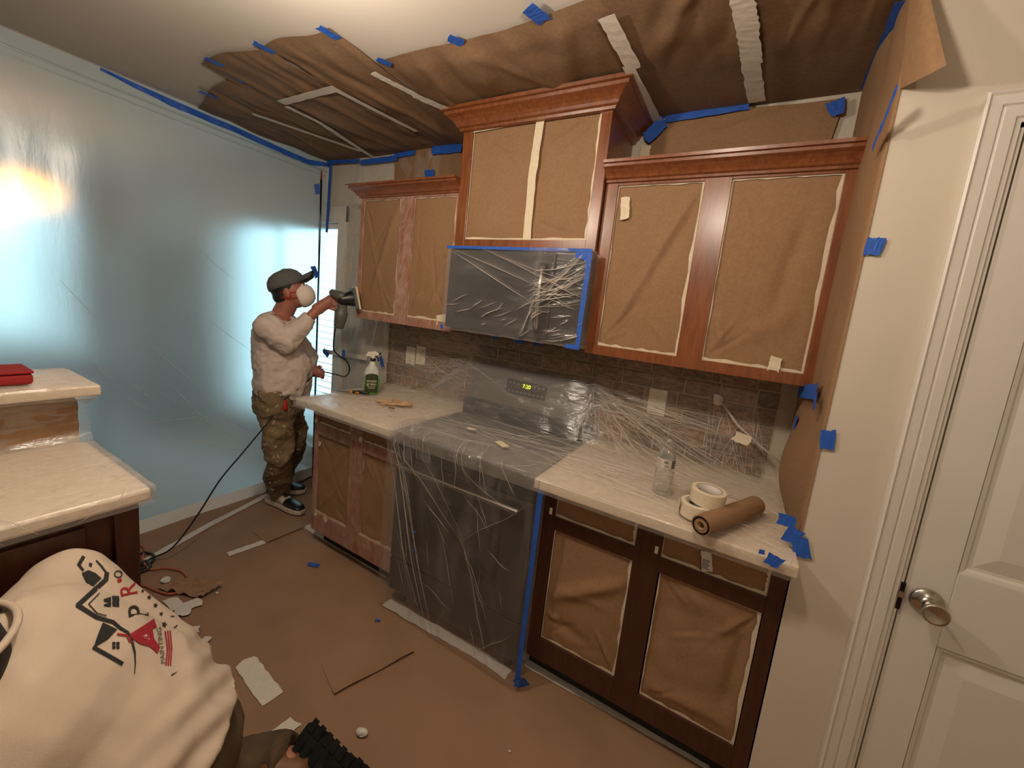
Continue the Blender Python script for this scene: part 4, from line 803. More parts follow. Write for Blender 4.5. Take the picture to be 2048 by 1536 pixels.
fpn, fpn2 = Fld(151, 9), Fld(152, 30); rn = random.Random(22)
lp_ = np.array([(rn.uniform(.3, 1), rn.uniform(0, 1), rn.uniform(.3, 1), rn.uniform(0, 1), rn.uniform(.002, .005), rn.uniform(.004, .010)) for _ in range(60)])
PP = [(-.868, 1.10), (-.868, 1.152), (-.70, 1.1525), (-.508, 1.152), (-.506, 1.108), (-.575, 1.085), (-.590, 1.05), (-.592, .97), (-.57, .938), (-.45, .9345), (-.25, .9345), (XF+.004, .934), (XF+.008, .918), (XF+.009, .884)]
def pf(u, v):
    y = -3.38+(3.38+YE+.008)*u; x, z, n_ = samp(PP, v); d = .0015*(1+fpn(y, v*2))+.0006*fpn2(y, v*2)+creaseV(u, v, lp_)
    return (x+abs(n_[0])*d*.7, y, z+abs(n_[1])*d)
pfm = MB().grid(230, 110, pf).build('plastic_film', 'film', smooth=True); place(pfm, 'clear film draped over the bar top, riser and peninsula counter', 'plastic film')
rn2 = random.Random(79); folds_on(pfm, pf, [(a_, b2_, a_+l_*math.cos(an), b2_+l_*math.sin(an)) for a_, b2_, an, l_ in [(rn2.uniform(.75, 1), rn2.uniform(.1, 1), rn2.uniform(-1.2, 1.2), rn2.uniform(.02, .12)) for _ in range(70)]], .0014, (0, 0, .0015))
MB().grid(40, 3, lambda u, v: (-.59+(XF+.59)*u, YE+.010+.002*math.sin(u*50), .936-.05*v)).build('end_flap', 'film', pfm)
rc = at(20, 768, 'z', 1.17)
rcl = thing('tool_case', 'small dark red case on the bar top, cut by the frame', 'case', (-.62, -1.93, 1.155)); rcl_p = at(8, 775, 'x', -.60)
MB().box((-.70, rcl_p.y-.16, 1.158), (-.56, rcl_p.y+.055, 1.192)).build('body', 'redc', rcl, bevel=.010); box('lid', (-.702, rcl_p.y-.16, 1.193), (-.558, rcl_p.y+.056, 1.203), 'redc', rcl, bevel=.004)

# ================================================================= THINGS ON THE COUNTER
def bottle_spray():
    c = at(742, 787, 'z', .94); r = thing('spray_bottle', 'clear spray bottle of green cleaner with a white trigger head', 'bottle', (c.x+.0, c.y, .9405), math.atan2(CAM[1]-c.y, CAM[0]-c.x)+math.pi/2)
    def ring(rx, ry, z, n=24): return [(rx*math.copysign(abs(math.cos(t))**.75, math.cos(t)), ry*math.copysign(abs(math.sin(t))**.75, math.sin(t)), z) for t in [2*math.pi*i/n for i in range(n)]]
    MB().rings([ring(.036, .024, 0), ring(.044, .028, .006), ring(.045, .029, .06), ring(.045, .029, .1)]).build('body', 'green', r, smooth=True, local=True, label='green liquid in the lower bottle')
    MB().rings([ring(.045, .029, .1), ring(.045, .029, .125), ring(.040, .027, .15), ring(.028, .022, .17), ring(.017, .017, .19), ring(.014, .014, .21)]).build('neck', 'bottle', r, smooth=True, local=True)
    MB().lathe([(.016, .205), (.017, .222)], n=18).build('collar', 'black', r, smooth=True, local=True)
    MB().rings([[(x, y*.013, z) for (x, z) in ((-.045, .236), (-.03, .262), (.015, .268), (.032, .258), (.036, .246), (.012, .240), (.006, .222), (-.006, .222), (-.012, .235))] for y in (-1, 1)]).build('trigger_head', 'offw', r, local=True, bevel=.003)
    MB().box((.034, -.008, .247), (.046, .008, .262)).build('nozzle', 'black', r, local=True, bevel=.002); MB().tube([(.014, 0, .24), (.028, 0, .228), (.034, 0, .206)], .005, 8).build('trigger', 'black', r, local=True, smooth=True)
    lb = MB().grid(14, 10, lambda u, v: (lambda x, z: (x, -.0295*math.sqrt(max(0, 1-(x/.047)**2))**.5-.0012, z))(-.036+.072*u, .012+.110*v+.01*math.sin(math.pi*u)*v)).build('label', 'labg', r, local=True, smooth=True)
    for (tx, s, x, z, m_) in (('simple', .023, 0, .086, 'offw'), ('green', .025, 0, .067, 'offw'), ('ALL PURPOSE', .008, 0, .050, 'offw'), ('CLEANER', .009, 0, .041, 'offw')):
        o = text(tx, s, (0, 0, 0), (0, 0, 0), m_, None); o.parent = lb; o.location = (x, -.0325, z); o.rotation_euler = (math.pi/2, 0, 0)
bottle_spray()
kc = at(705, 785, 'z', .945); kn_ = thing('hand_snips', 'black and orange handled snips lying on the counter corner', 'hand tool', (kc.x, kc.y, .942), .55)
MB().rings([[(x, y, z) for y, z in ((-w_, .001), (w_, .001), (w_*.8, h_), (-w_*.8, h_))] for x, w_, h_ in ((.0, .010, .014), (.05, .013, .020), (.10, .010, .014))]).build('handle', 'black', kn_, local=True, bevel=.003)
MB().box((-.012, -.011, .001), (.002, .011, .017)).build('collar', 'orangeh', kn_, local=True, bevel=.002); MB().rings([[(x, y*w_, z) for y, z in ((-1, .002), (1, .002), (1, .006), (-1, .006))] for x, w_ in ((-.10, .001), (-.05, .008), (-.012, .009))]).build('blade', 'tool', kn_, local=True)
MB().box((.02, -.0135, .004), (.045, .0135, .012)).build('grip_inlay', 'orangeh', kn_, local=True, bevel=.002)
# crumpled glove: one palm with limp fingers
gc = at(790, 806, 'z', .95); gx, gy = gc.x, gc.y
gl_ = blob('work_glove', [('ell', (gx+.03, gy+.01, .955), (.05, .035, .013)), ('cap', (gx+.02, gy+.02, .953), (gx-.10, gy-.03, .950), .013, .007), ('cap', (gx+.01, gy+.0, .955), (gx-.09, gy-.055, .952), .013, .007), ('cap', (gx+.02, gy-.02, .952), (gx-.03, gy-.07, .950), .013, .008), ('cap', (gx+.05, gy+.01, .958), (gx+.085, gy+.035, .952), .016, .012), ('cap', (gx-.04, gy+.03, .956), (gx+.04, gy+.02, .960), .009, .013)], .005, 'glove', None, 2, folds(5, 60, .004)); place(gl_, 'crumpled tan work glove lying on the film beside the spray bottle', 'glove')
dc = at(783, 817, 'z', .942); place(MB().rings([[(dc.x+.022*math.cos(t)*k, dc.y+.010*math.sin(t)*k, z) for t in [i*.628 for i in range(10)]] for k, z in ((.7, .941), (1, .943), (.8, .946))]).build('wood_chip', 'brownl'), 'small dark chip on the counter film near the glove', 'chip')
# water bottle
wc = at(1322, 985, 'z', .945); wt = thing('water_bottle', 'clear open plastic water bottle on the right counter', 'bottle', (wc.x, wc.y, .943))
pr = [(.0, .002), (.026, .0), (.031, .006)]
for k in range(7): z = .012+k*.012; pr += [(.0325, z), (.0335, z+.003), (.0285, z+.006)]
pr += [(.0305, .098), (.0318, .104), (.0318, .142), (.0305, .148), (.029, .158), (.023, .176), (.0145, .190), (.0128, .196), (.0128, .199), (.0155, .200), (.0155, .203), (.0125, .204), (.0125, .212), (.0115, .212)]
bb = MB(); bb.lathe(pr, n=40, cap=False); bb.v = [(x*(1+(.05*math.sin(5*math.atan2(y, x)+z*90) if z < .095 else 0)), y*(1+(.05*math.sin(5*math.atan2(y, x)+z*90) if z < .095 else 0)), z) for x, y, z in bb.v]; bb.build('body', 'clear', wt, smooth=True, local=True)
lbm = MB().grid(40, 3, lambda u, v: (.0323*math.cos(u*6.283), .0323*math.sin(u*6.283), .106+.034*v)).build('label', 'lampg', wt, smooth=True, local=True)
an0 = math.atan2(CAM[1]-wc.y, CAM[0]-wc.x)
def onl(a0, a1, z0, z1, m_): MB().grid(4, 1, lambda u, v: (.0328*math.cos(a0+(a1-a0)*u), .0328*math.sin(a0+(a1-a0)*u), z0+(z1-z0)*v)).build('print', m_, lbm, local=True)
for k in range(6): onl(an0-.15+.07*k, an0-.15+.07*k+.035, .124, .135, 'ink')
for k in range(4): onl(an0+.65, an0+1.2, .110+.0075*k, .1145+.0075*k, 'ink')
for k in range(3): onl(an0-1.1, an0-.5, .112+.009*k, .1135+.009*k, 'ovn2')
onl(an0-.1, an0+.35, .112, .1135, 'ink'); onl(an0-.1, an0+.35, .1165, .118, 'ink')
# masking tape rolls
def roll(c, z0, rx, rz, label, name='tape_roll'):
    r = thing(name, label, 'tape roll', (c[0], c[1], z0), 0, 'masking tape rolls stacked on the counter', rot=(rx, rx*.4, rz))
    MB().lathe([(.0385, 0), (.052, 0), (.0535, .002), (.0535, .046), (.052, .048), (.0385, .048)], n=48, cap=False).build('tape', 'mtape', r, smooth=False, local=True)
    c_ = MB().lathe([(.0385, .0005), (.0365, .0005), (.0365, .0475), (.0385, .0475), (.0385, .0005)], n=48, cap=False).build('core', 'lampg', r, smooth=True, local=True, label='printed white card core')
    MB().lathe([(.0386, .0478), (.0392, .0484), (.0398, .0482)], n=48, cap=False).build('core_rim', 'hinge', r, local=True)
    for k in range(6):
        a = 1.9+k*.09; MB().grid(2, 1, lambda u, v: (.0362*math.cos(a+.05*u), .0362*math.sin(a+.05*u), .022+.012*v)).build('print', 'ink', c_, local=True)
    return r
c1 = at(1398, 1040, 'z', .945); roll((c1.x-.012, c1.y+.03), .9435, 0, 0, 'lower masking tape roll, mostly hidden under the upper roll')
r2 = roll((c1.x+.012, c1.y+.045), .9925, .03, .5, 'upper cream masking tape roll with a printed core')
tape('tape_tail', (c1.x-.070, c1.y+.03, .965), (c1.x-.062, c1.y+.0, .965), .045, (-.8, -.5, 0), 'mtape', r2)
# kraft paper roll
ka, kb = at(1402, 1050, 'z', .943+.033), at(1512, 1010, 'z', .943+.030); ka.z = kb.z = .943+.031
kr = thing('paper_roll', 'short roll of brown kraft paper lying on the right counter', 'paper roll', (ka+kb)/2-Vector((0, 0, .03)))
dk = (kb-ka); lk = dk.length; MB().lathe([(.0135, 0), (.030, 0), (.0305, .001), (.0305, lk-.001), (.030, lk), (.0135, lk)], ka, dk, 40, False).build('paper', 'kraft', kr, smooth=False); MB().lathe([(.0305, .0), (.0300, .0004), (.0222, -.0008), (.0215, -.0008)], ka, dk, 40, False).build('end_rim', 'hinge', kr); MB().lathe([(.0135, -.002), (.0105, -.002), (.0105, lk+.002), (.0135, lk+.002), (.0135, -.002)], ka, dk, 32, False).build('core', 'card', kr, smooth=True)

# ================================================================= CORDS
def spline(P, n=10):
    P = [Vector(p) for p in P]; out = []
    for i in range(len(P)-1):
        a, b_, c, d = P[max(i-1, 0)], P[i], P[i+1], P[min(i+2, len(P)-1)]
        for k in range(n):
            t = k/n; out.append(.5*((2*b_)+(c-a)*t+(2*a-5*b_+4*c-d)*t*t+(3*b_-a-3*c+d)*t**3))
    return out+[P[-1]]
HL = Vector((-1.005, -.40, 1.005))     # left hand of the standing worker
SB = at(671, 655, 'y', -.43)     # cord outlet of the sander
cp = [SB, at(668, 700, 'x', -.87), at(693, 722, 'x', -.87), at(699, 740, 'x', -.88), at(690, 753, 'x', -.90), at(668, 748, 'x', -.95), HL, at(600, 775, 'x', -.99), at(565, 802, 'x', -1.0), at(535, 845, 'x', -1.02), at(490, 900, 'x', -1.04), at(440, 960, 'x', -1.07), at(395, 1030, 'x', -1.09), at(345, 1095, 'x', -1.11), at(300, 1118, 'z', .02), at(283, 1132, 'z', .012), at(262, 1125, 'z', .012)]
place(MB().tube(spline(cp), .0045, 7).build('power_cord', 'cord', smooth=True), 'black power cord running from the sander through his hand to the floor', 'cord')
cp2 = [at(p[0], p[1], 'z', .016) for p in ((262, 1155), (285, 1143), (300, 1136), (292, 1122), (280, 1128), (275, 1112), (290, 1105), (308, 1112), (300, 1128), (272, 1142), (255, 1148))]
place(MB().tube(spline(cp2), .007, 7).build('cord_coil', 'cord', smooth=True), 'tangled black cord coil beside the peninsula corner', 'cord')
cp3 = [at(p[0], p[1], 'z', .014) for p in ((262, 1110), (278, 1090), (290, 1100), (285, 1118), (300, 1138), (330, 1136), (362, 1142), (375, 1158), (368, 1178), (340, 1188), (310, 1180), (285, 1170), (240, 1165))]
place(MB().tube(spline(cp3), .0055, 7).build('extension_cord', 'orange', smooth=True), 'orange extension cord looped on the floor by the peninsula', 'cord')
cp4 = [at(p[0], p[1], 'z', .012) for p in ((585, 972), (600, 965), (618, 955), (640, 946))]
place(MB().tube(spline(cp4), .004, 6).build('thin_cord', 'cord', smooth=True), 'thin black cord behind the standing worker shoes', 'cord')

# ================================================================= STANDING WORKER
p1 = thing('person', 'standing worker in cap, dust mask and stained shirt holding a sander', 'person', (-1.18, -.5, .006))
F = Vector((.72, .69, 0)).normalized(); R_ = Vector((F.y, -F.x, 0)); U = Vector((0, 0, 1))
rotF = Matrix(((F.x, -R_.x, 0), (F.y, -R_.y, 0), (0, 0, 1)))     # local x forward, y left, z up
PEL = Vector((-1.165, -.555, .86)); CH = Vector((-1.175, -.575, 1.20)); NK = Vector((-1.165, -.565, 1.375)); HD = Vector((-1.130, -.530, 1.515))
SR = CH+R_*.175+U*.10; SL = CH-R_*.165+U*.10
ER = Vector((-.985, -.635, 1.21)); HR = Vector((-.895, -.455, 1.475)); EL = Vector((-1.21, -.34, 1.07)); WL = HL-Vector((.06, .03, -.005)); WR = HR-(HR-ER).normalized()*.06
sA0, sA1 = at(536, 1001, 'z', .01), at(606, 1030, 'z', .01); sB1 = at(612, 985, 'z', .01); sB0 = sB1-Vector((.20, .18, 0))
AR = sA0.lerp(sA1, .27)+Vector((0, 0, .10)); AL = sB0.lerp(sB1, .27)+Vector((0, 0, .10)); KR = Vector((-1.100, -.585, .47)); KL = Vector((-1.245, -.40, .47)); hipR, hipL = PEL+R_*.09, PEL-R_*.09
Hrot = rotF @ Euler((0, math.radians(-20), 0)).to_matrix()       # head tipped back
def hp(x, y, z): return HD+Hrot @ Vector((x, y, z))
Sg = Vector((-.815, -.405, 1.500))   # sander grip centre
def fingers(palm, ax, across, nrm, curl=1, s=1, spread=.019):
    out = []
    for i, L_ in enumerate((.072, .082, .078, .062)):
        b0 = palm+across*(spread*(i-1.5))*s; p_a = b0+ax*.032*s+nrm*.006*s; p_b = p_a+(ax*.55+nrm*.85*curl).normalized()*L_*.42*s; p_c = p_b+(ax*-.35+nrm*.9*curl).normalized()*L_*.36*s
        out += [('cap', b0-ax*.01, p_a, .010*s, .0098*s), ('cap', p_a, p_b, .0095*s, .0088*s), ('cap', p_b, p_c, .0088*s, .0078*s)]
    t0 = palm-across*.036*s-ax*.01; t1 = t0+(ax*.6-across*.5+nrm*.5).normalized()*.035*s; t2 = t1+(ax*.6+nrm*.75).normalized()*.03*s
    return out+[('cap', t0, t1, .012*s, .0105*s), ('cap', t1, t2, .0105*s, .0088*s)]
axr = (Sg-HR).normalized()
body = [('ell', hp(0, 0, .015), (.098, .076, .115), Hrot), ('ell', hp(.025, 0, -.045), (.070, .060, .065), Hrot), ('cap', hp(.075, 0, -.02), hp(.108, 0, -.028), .012, .014), ('ell', hp(.0, .078, -.012), (.020, .010, .032), Hrot), ('ell', hp(.0, -.078, -.012), (.020, .010, .032), Hrot),
        ('cap', hp(.070, -.032, .028), hp(.070, .032, .028), .016, .016), ('cap', hp(-.02, 0, -.05), NK-U*.03, .058, .062), ('cap', CH+U*.06, PEL, .125, .13, {'side': R_, 'k': 1.2}), ('cap', SR, SL, .06, .06),
        ('cap', SR, ER, .050, .042), ('cap', ER, WR, .040, .028), ('cap', SL, EL, .050, .042), ('cap', EL, WL, .040, .028),
        ('cap', hipR, KR, .085, .06), ('cap', KR, AR, .055, .04), ('cap', hipL, KL, .085, .06), ('cap', KL, AL, .055, .04),
        ('cap', WR, HR+axr*.03, .030, .026, {'side': U, 'k': 1.25}), ('cap', WL, HL, .028, .028, {'side': U, 'k': 1.2})]
body += fingers(HR+axr*.035, axr, U, (R_*-.3+F*.8).normalized(), .9)+fingers(HL, (HL-WL).normalized(), U*-1, R_, 1.2, .9, .017)
bo = blob('body', body, .0055, 'skinr', p1, 3)
bo['label'] = 'ruddy skin of face, neck and hands'
# face details
for s in (-1, 1):
    e = MB().ell(hp(.088, s*.032, .020), (.010, .012, .008), Hrot, 12, 8).build('eye', 'offw', bo, smooth=True); MB().ell(hp(.095, s*.032, .020), (.005, .006, .006), Hrot, 10, 6).build('pupil', 'hair', bo)
    MB().tube([hp(.090, s*.016, .040), hp(.094, s*.032, .045), hp(.084, s*.050, .041)], .004, 6).build('eyebrow', 'hair', bo)
hair = blob('hair', [('ell', hp(-.012, 0, .030), (.096, .082, .092), Hrot), ('ell', hp(-.045, 0, -.02), (.062, .072, .055), Hrot)], .007, 'hair', p1, 3)
cap_ = MB()
def capring(z, k, n=28): return [hp(-.006+.108*k*math.cos(t), .090*k*math.sin(t), z+.006*math.cos(t)) for t in [2*math.pi*i/n for i in range(n)]]
cap_.rings([capring(.030, 1.0), capring(.055, 1.02), capring(.085, .95), capring(.110, .78), capring(.128, .50), capring(.136, .12)])
co_ = cap_.build('cap', 'cap', p1, smooth=True, label='grey baseball cap')
MB().grid(10, 12, lambda u, v: hp(.085+.085*u*math.cos((v-.5)*1.4)+.0, (v-.5)*.165*(1-.30*u*u), .052+.034*(1-((v-.5)*2)**2)-.010+.020*u)).build('brim', 'cap', co_, smooth=True)
MB().grid(10, 12, lambda u, v: hp(.085+.085*u*math.cos((v-.5)*1.4)+.0, (v-.5)*.165*(1-.30*u*u), .046+.034*(1-((v-.5)*2)**2)-.010+.020*u)).build('brim', 'cap', co_, smooth=True)
msk = MB(); MR = Hrot @ Euler((0, math.radians(90), 0)).to_matrix()
n_ = 30
msk.rings([[hp(.045+d*1.12, .066*k*math.sin(t), -.040+.074*k*math.cos(t)) for t in [2*math.pi*i/n_ for i in range(n_)]] for d, k in ((0, 1.0), (.012, 1.03), (.035, .97), (.058, .80), (.074, .52), (.081, .15))])
mo = msk.build('dust_mask', 'mask', p1, smooth=True, label='white cup dust mask'); MB().tube([hp(.098, -.022, .016), hp(.104, 0, .018), hp(.098, .022, .016)], .003, 5).build('nose_clip', 'black', mo)
for s in (-1, 1):
    for z_ in (-.012, -.045): MB().tube([hp(.052, s*.060, z_-.005), hp(.02, s*.078, z_), hp(-.03, s*.080, z_+.012), hp(-.085, s*.03, z_+.02)], .0028, 5).build('strap', 'red', mo, label='red elastic strap')
# shirt: torso, both sleeves
wr1 = folds(2, 26, .005, (1, 1, .7)); wr1b = folds(7, 60, .0022)
cuffR = ER.lerp(WR, .80); cuffL = EL.lerp(WL, .86)
blob('shirt', [('cap', CH+U*.055, PEL+U*.06, .138, .150, {'side': R_, 'k': 1.22}), ('cap', PEL+U*.10+F*.03, PEL-U*.015+F*.02, .155, .150, {'side': R_, 'k': 1.16, 'flat1': True}), ('ell', PEL+U*.16+F*.06, (.13, .15, .16), rotF), ('cap', SR+U*.0, SL+U*.0, .072, .072), ('cap', NK-U*.075, NK-U*.035+F*.01, .105, .075, {'flat1': True}),
               ('cap', SR, ER, .075, .066), ('cap', ER, cuffR, .062, .048, {'flat1': True}), ('cap', SL, EL, .070, .060), ('cap', EL, cuffL, .056, .042, {'flat1': True})], .0085, 'shirt1', p1, 5, lambda c: wr1(c)+wr1b(c), 'stained off-white long sleeved shirt')
wr2_, wr2c = folds(3, 15, .010, (1, 1, .8)), folds(9, 40, .003)
def wr2(c): return wr2_(c)+wr2c(c)
pn = blob('trousers', [('cap', PEL+U*.04, PEL-U*.06, .150, .148, {'side': R_, 'k': 1.12, 'flat0': True}), ('cap', hipR-U*.03, KR, .115, .088), ('cap', KR, AR+U*.0, .088, .078, {'flat1': True}), ('cap', hipL-U*.03, KL, .112, .088), ('cap', KL, AL+U*.0, .086, .078, {'flat1': True})], .0085, 'pants', p1, 4, wr2, 'khaki trousers spattered with paint')
q = at(571, 812, 'x', -.985)+Vector((0, -.0, 0)); MB().rings([[q+Vector((w_*math.cos(t)*.6, w_*math.sin(t), z)) for t in [i*.785 for i in range(8)]] for w_, z in ((.008, -.03), (.014, -.02), (.014, .012), (.008, .02), (.010, .03), (.006, .038))]).build('belt_tag', 'red', pn, smooth=True, label='red key tool clipped to the pocket')
def shoe(heel, toe, name='shoe'):
    heel, toe = Vector(heel), Vector(toe); d = (toe-heel); L_ = d.length; d.normalize(); sd_ = Vector((-d.y, d.x, 0)); base = heel
    def rg_(t, w_, h0, h1): c = base+d*L_*t; return [c+sd_*w_*math.cos(a)+Vector((0, 0, h0+(h1-h0)*(.5+.5*math.sin(a)))) for a in [2*math.pi*i/18 for i in range(18)]]
    sole = MB(); outl = [(0, .024), (.04, .034), (.18, .038), (.42, .037), (.62, .045), (.80, .047), (.93, .036), (1.0, .018)]
    top = [base+d*L_*t+sd_*w_ for t, w_ in outl]+[base+d*L_*t-sd_*w_ for t, w_ in reversed(outl)]
    sole.rings([[p+Vector((0, 0, .006)) for p in top], [p+Vector((0, 0, .018)) for p in top], [p+Vector((0, 0, .034)) for p in top]])
    s_ = sole.build(name, 'shoew', p1, bevel=.003, label='black and white high top sneaker')
    MB().rings([rg_(t, w_, .026, h) for t, w_, h in ((.02, .022, .095), (.10, .033, .120), (.25, .036, .125), (.40, .036, .105), (.55, .039, .082), (.72, .043, .068), (.88, .038, .058), (.97, .020, .045))]).build('upper', 'shoew', s_, smooth=True)
    MB().rings([rg_(t, w_+.0015, .028, h+.0015) for t, w_, h in ((.58, .040, .078), (.72, .0435, .069), (.88, .0385, .059), (.975, .020, .046))]).build('toe_cap', 'black', s_, smooth=True, label='black toe cap')
    MB().rings([rg_(t, w_+.002, .05, h+.002) for t, w_, h in ((.01, .022, .096), (.06, .028, .112), (.12, .034, .121))]).build('heel_patch', 'black', s_, smooth=True)
    MB().rings([rg_(t, .017, .09, h+.008) for t, h in ((.26, .126), (.40, .108), (.56, .084))]).build('tongue', 'black', s_, smooth=True)
    for k in range(5):
        t = .30+.06*k; c = base+d*L_*t; h = .130-.010*k-.004*k; MB().tube([c+sd_*.024+Vector((0, 0, h-.012)), c+Vector((0, 0, h+.004)), c-sd_*.024+Vector((0, 0, h-.012))], .003, 5).build('lace', 'black', s_)
shoe(sA0, sA1); shoe(sB0, sB1)
# sander
sn = thing('sander', 'grey corded palm sander with dust canister held to the cabinet stile', 'power tool', Sg-Vector((0, 0, .1)))
Np = Vector((.42, .88, .22)).normalized(); Sp = Vector((-.735, -.350, 1.520)); side_ = Np.cross(U).normalized(); upp = side_.cross(Np).normalized()
def obx(c, hx, hy, hz): return [[c+Np*hx*a+side_*hy*b_+upp*hz*d_ for (b_, d_) in ((-1, -1), (1, -1), (1, 1), (-1, 1))] for a in (-1, 1)]
MB().rings(obx(Sp+Np*.0, .006, .055, .068)).build('sanding_pad', 'mtape', sn, bevel=.003, label='pale sanding pad'); MB().rings(obx(Sp-Np*.014, .010, .052, .062)).build('pad_plate', 'tool', sn, bevel=.003)
MB().cap(Sp-Np*.028, Sp-Np*.080, .048, .034).build('body', 'black', sn, smooth=True); MB().cap(Sp-Np*.085+upp*.02, Sg+upp*.045-Np*.035, .030, .021).build('grip', 'tool', sn, smooth=True)
cb = Sp-Np*.085-upp*.03; ce = at(677, 655, 'y', -.42)
ca = (ce-cb).normalized(); cs = ca.cross(Np).normalized(); cn = ca.cross(cs)
MB().rings([[cb.lerp(ce, t)+cs*w_*math.copysign(abs(math.cos(a))**.6, math.cos(a))+cn*w_*.8*math.copysign(abs(math.sin(a))**.6, math.sin(a)) for a in [i*math.pi/8 for i in range(16)]] for t, w_ in ((0, .030), (.25, .034), (.3, .042), (.6, .041), (.95, .034), (1, .030))]).build('dust_canister', 'tool', sn, smooth=True, label='grey green dust canister')

# ================================================================= KNEELING WORKER
p2 = thing('person', 'kneeling worker bent over in a printed white shirt, seen from behind', 'person', (.36, -1.66, .006))
RU = at(312, 1478, 'z', .50); D2 = Vector((-.56, -.83, 0)).normalized(); NK2 = RU+(D2*math.cos(math.radians(50))+Vector((0, 0, math.sin(math.radians(50)))))*.43; R2 = Vector((D2.y, -D2.x, 0)); MID = RU.lerp(NK2, .5)+Vector((.02, 0, .03))
ax2_ = (NK2-RU).normalized(); bk = R2.cross(ax2_).normalized()
if bk.z < 0: bk = -bk
SR2 = NK2+R2*.26-ax2_*.07-bk*.02; SL2 = NK2-R2*.24-ax2_*.07-bk*.02
HD2 = NK2-R2*.11+ax2_*.10+D2*.05+bk*.0-Vector((0, 0, .04))
KN_R, KN_L = Vector((.10, -1.62, .07)), Vector((.34, -1.84, .07)); AN_R, AN_L = at(575, 1530, 'z', .20), Vector((.72, -1.66, .12))
HRr, HLl = SR2+D2*.05-Vector((-.06, -.0, .24)), SL2+D2*.05-Vector((0, 0, .27)); W2R, W2L = Vector((.02, -1.99, .50)), Vector((.16, -2.10, .50))
b2p = [('cap', NK2-ax2_*.06, RU, .10, .12, {'side': R2, 'k': 1.2}), ('cap', SR2, SL2, .06, .06), ('cap', NK2, HD2, .058, .060), ('ell', HD2+ax2_*.06, (.10, .085, .11)), ('ell', HD2+ax2_*.06-D2*.0-bk*.05, (.07, .06, .07)),
       ('ell', HD2+ax2_*.05+R2*.085, (.02, .012, .03)), ('ell', HD2+ax2_*.05-R2*.085, (.02, .012, .03)), ('cap', HD2+ax2_*.09-bk*.09, HD2+ax2_*.08-bk*.12, .014, .012),
       ('cap', SR2, HRr, .048, .040), ('cap', HRr, W2R, .038, .027), ('cap', SL2, HLl, .048, .040), ('cap', HLl, W2L, .038, .027),
       ('cap', RU+R2*.09, KN_R, .09, .065), ('cap', KN_R, AN_R, .062, .042), ('cap', RU-R2*.09, KN_L, .09, .065), ('cap', KN_L, AN_L, .062, .042),
       ('cap', W2R, W2R+D2*.05, .028, .028, {'side': U, 'k': 1.3}), ('cap', W2L, W2L+D2*.05, .028, .028, {'side': U, 'k': 1.3})]
b2p += fingers(W2R+D2*.05, D2, U, R2*-1, 1)+fingers(W2L+D2*.05, D2, U*-1, R2, 1)
blob('body', b2p, .007, 'skin', p2, 3)
blob('hair', [('ell', HD2+ax2_*.055+bk*.012, (.106, .094, .115)), ('cap', HD2+ax2_*.0+bk*.01, NK2+bk*.03+ax2_*.02, .066, .050)], .008, 'hair', p2, 3)
wr3 = folds(41, 13, .007, (1, 1, 1)); wr3b = folds(44, 34, .0035)
hem = RU-ax2_*.05
def shirtwr(c):
    t = (c-np.array(RU)) @ np.array(ax2_); s = (c-np.array(RU)) @ np.array(R2)
    bandz = np.exp(-((t+.02)/.10)**2)*.005*np.sin(t*85+s*30+2.5*np.sin(s*9)); k = np.clip(.55+.45*np.exp(-((t-.0)/.12)**2), 0, 1)
    return (wr3(c)*.6+wr3b(c)*.5)*k+bandz
sh2_ = blob('shirt', [('cap', NK2-ax2_*.11, RU+ax2_*.02, .140, .150, {'side': R2, 'k': 1.42}), ('cap', MID-bk*.03, MID+ax2_*.05-bk*.03, .155, .150, {'side': R2, 'k': 1.38}), ('cap', RU+ax2_*.06, RU-ax2_*.07, .155, .150, {'side': R2, 'k': 1.20, 'flat1': True}),
                      ('cap', SR2-ax2_*.01, SL2-ax2_*.01, .085, .085), ('cap', SR2-ax2_*.04-R2*.02, RU+R2*.13+ax2_*.03, .095, .105), ('cap', NK2-ax2_*.12, NK2+ax2_*.0-bk*.01, .135, .105, {'side': R2, 'k': 1.1, 'flat1': True}),
                      ('cap', SR2, SR2.lerp(HRr, .75), .080, .085, {'flat1': True}), ('cap', SL2, SL2.lerp(HLl, .75), .080, .085, {'flat1': True})], .0085, 'shirt2', p2, 8, shirtwr, 'white tee shirt with a printed house logo')
blob('trousers', [('cap', RU+ax2_*.0, RU-ax2_*.08, .125, .115, {'side': R2, 'k': 1.14}), ('cap', RU-ax2_*.05+R2*.07, KN_R, .100, .085), ('cap', KN_R, AN_R, .085, .075, {'flat1': True}), ('cap', RU-ax2_*.05-R2*.07, KN_L, .100, .085), ('cap', KN_L, AN_L, .085, .075, {'flat1': True})], .009, 'pants2', p2, 5, folds(48, 24, .007), 'dark olive work trousers')
# collar ring
NN = (ax2_+bk*.9).normalized(); NC = NK2+bk*.065+ax2_*.035-R2*.115; NV = R2.cross(NN)
MB().tube([NC+R2*.125*math.cos(2*math.pi*i/32)+NV*.085*math.sin(2*math.pi*i/32)+NN*.004 for i in range(33)], .0065, 8).build('collar', 'shirt2', sh2_, smooth=True)
blob('neck_hair', [('cap', NC-NN*.05, NC+NN*.02+ax2_*.02, .088, .075, {'side': R2, 'k': 1.15}), ('cap', NC+NN*.01, HD2+ax2_*.05+bk*.01, .074, .085)], .008, 'hair', p2, 3)
MB().tube([NC+R2*.10+NN*.012, NC+R2*.122+NN*.022+ax2_*.008, NC+R2*.135+NN*.008], [.005, .013, .006], 10).build('bandana_knot', 'red', p2, smooth=True, label='red knot at the neckline')
CV0 = Vector(CAM)
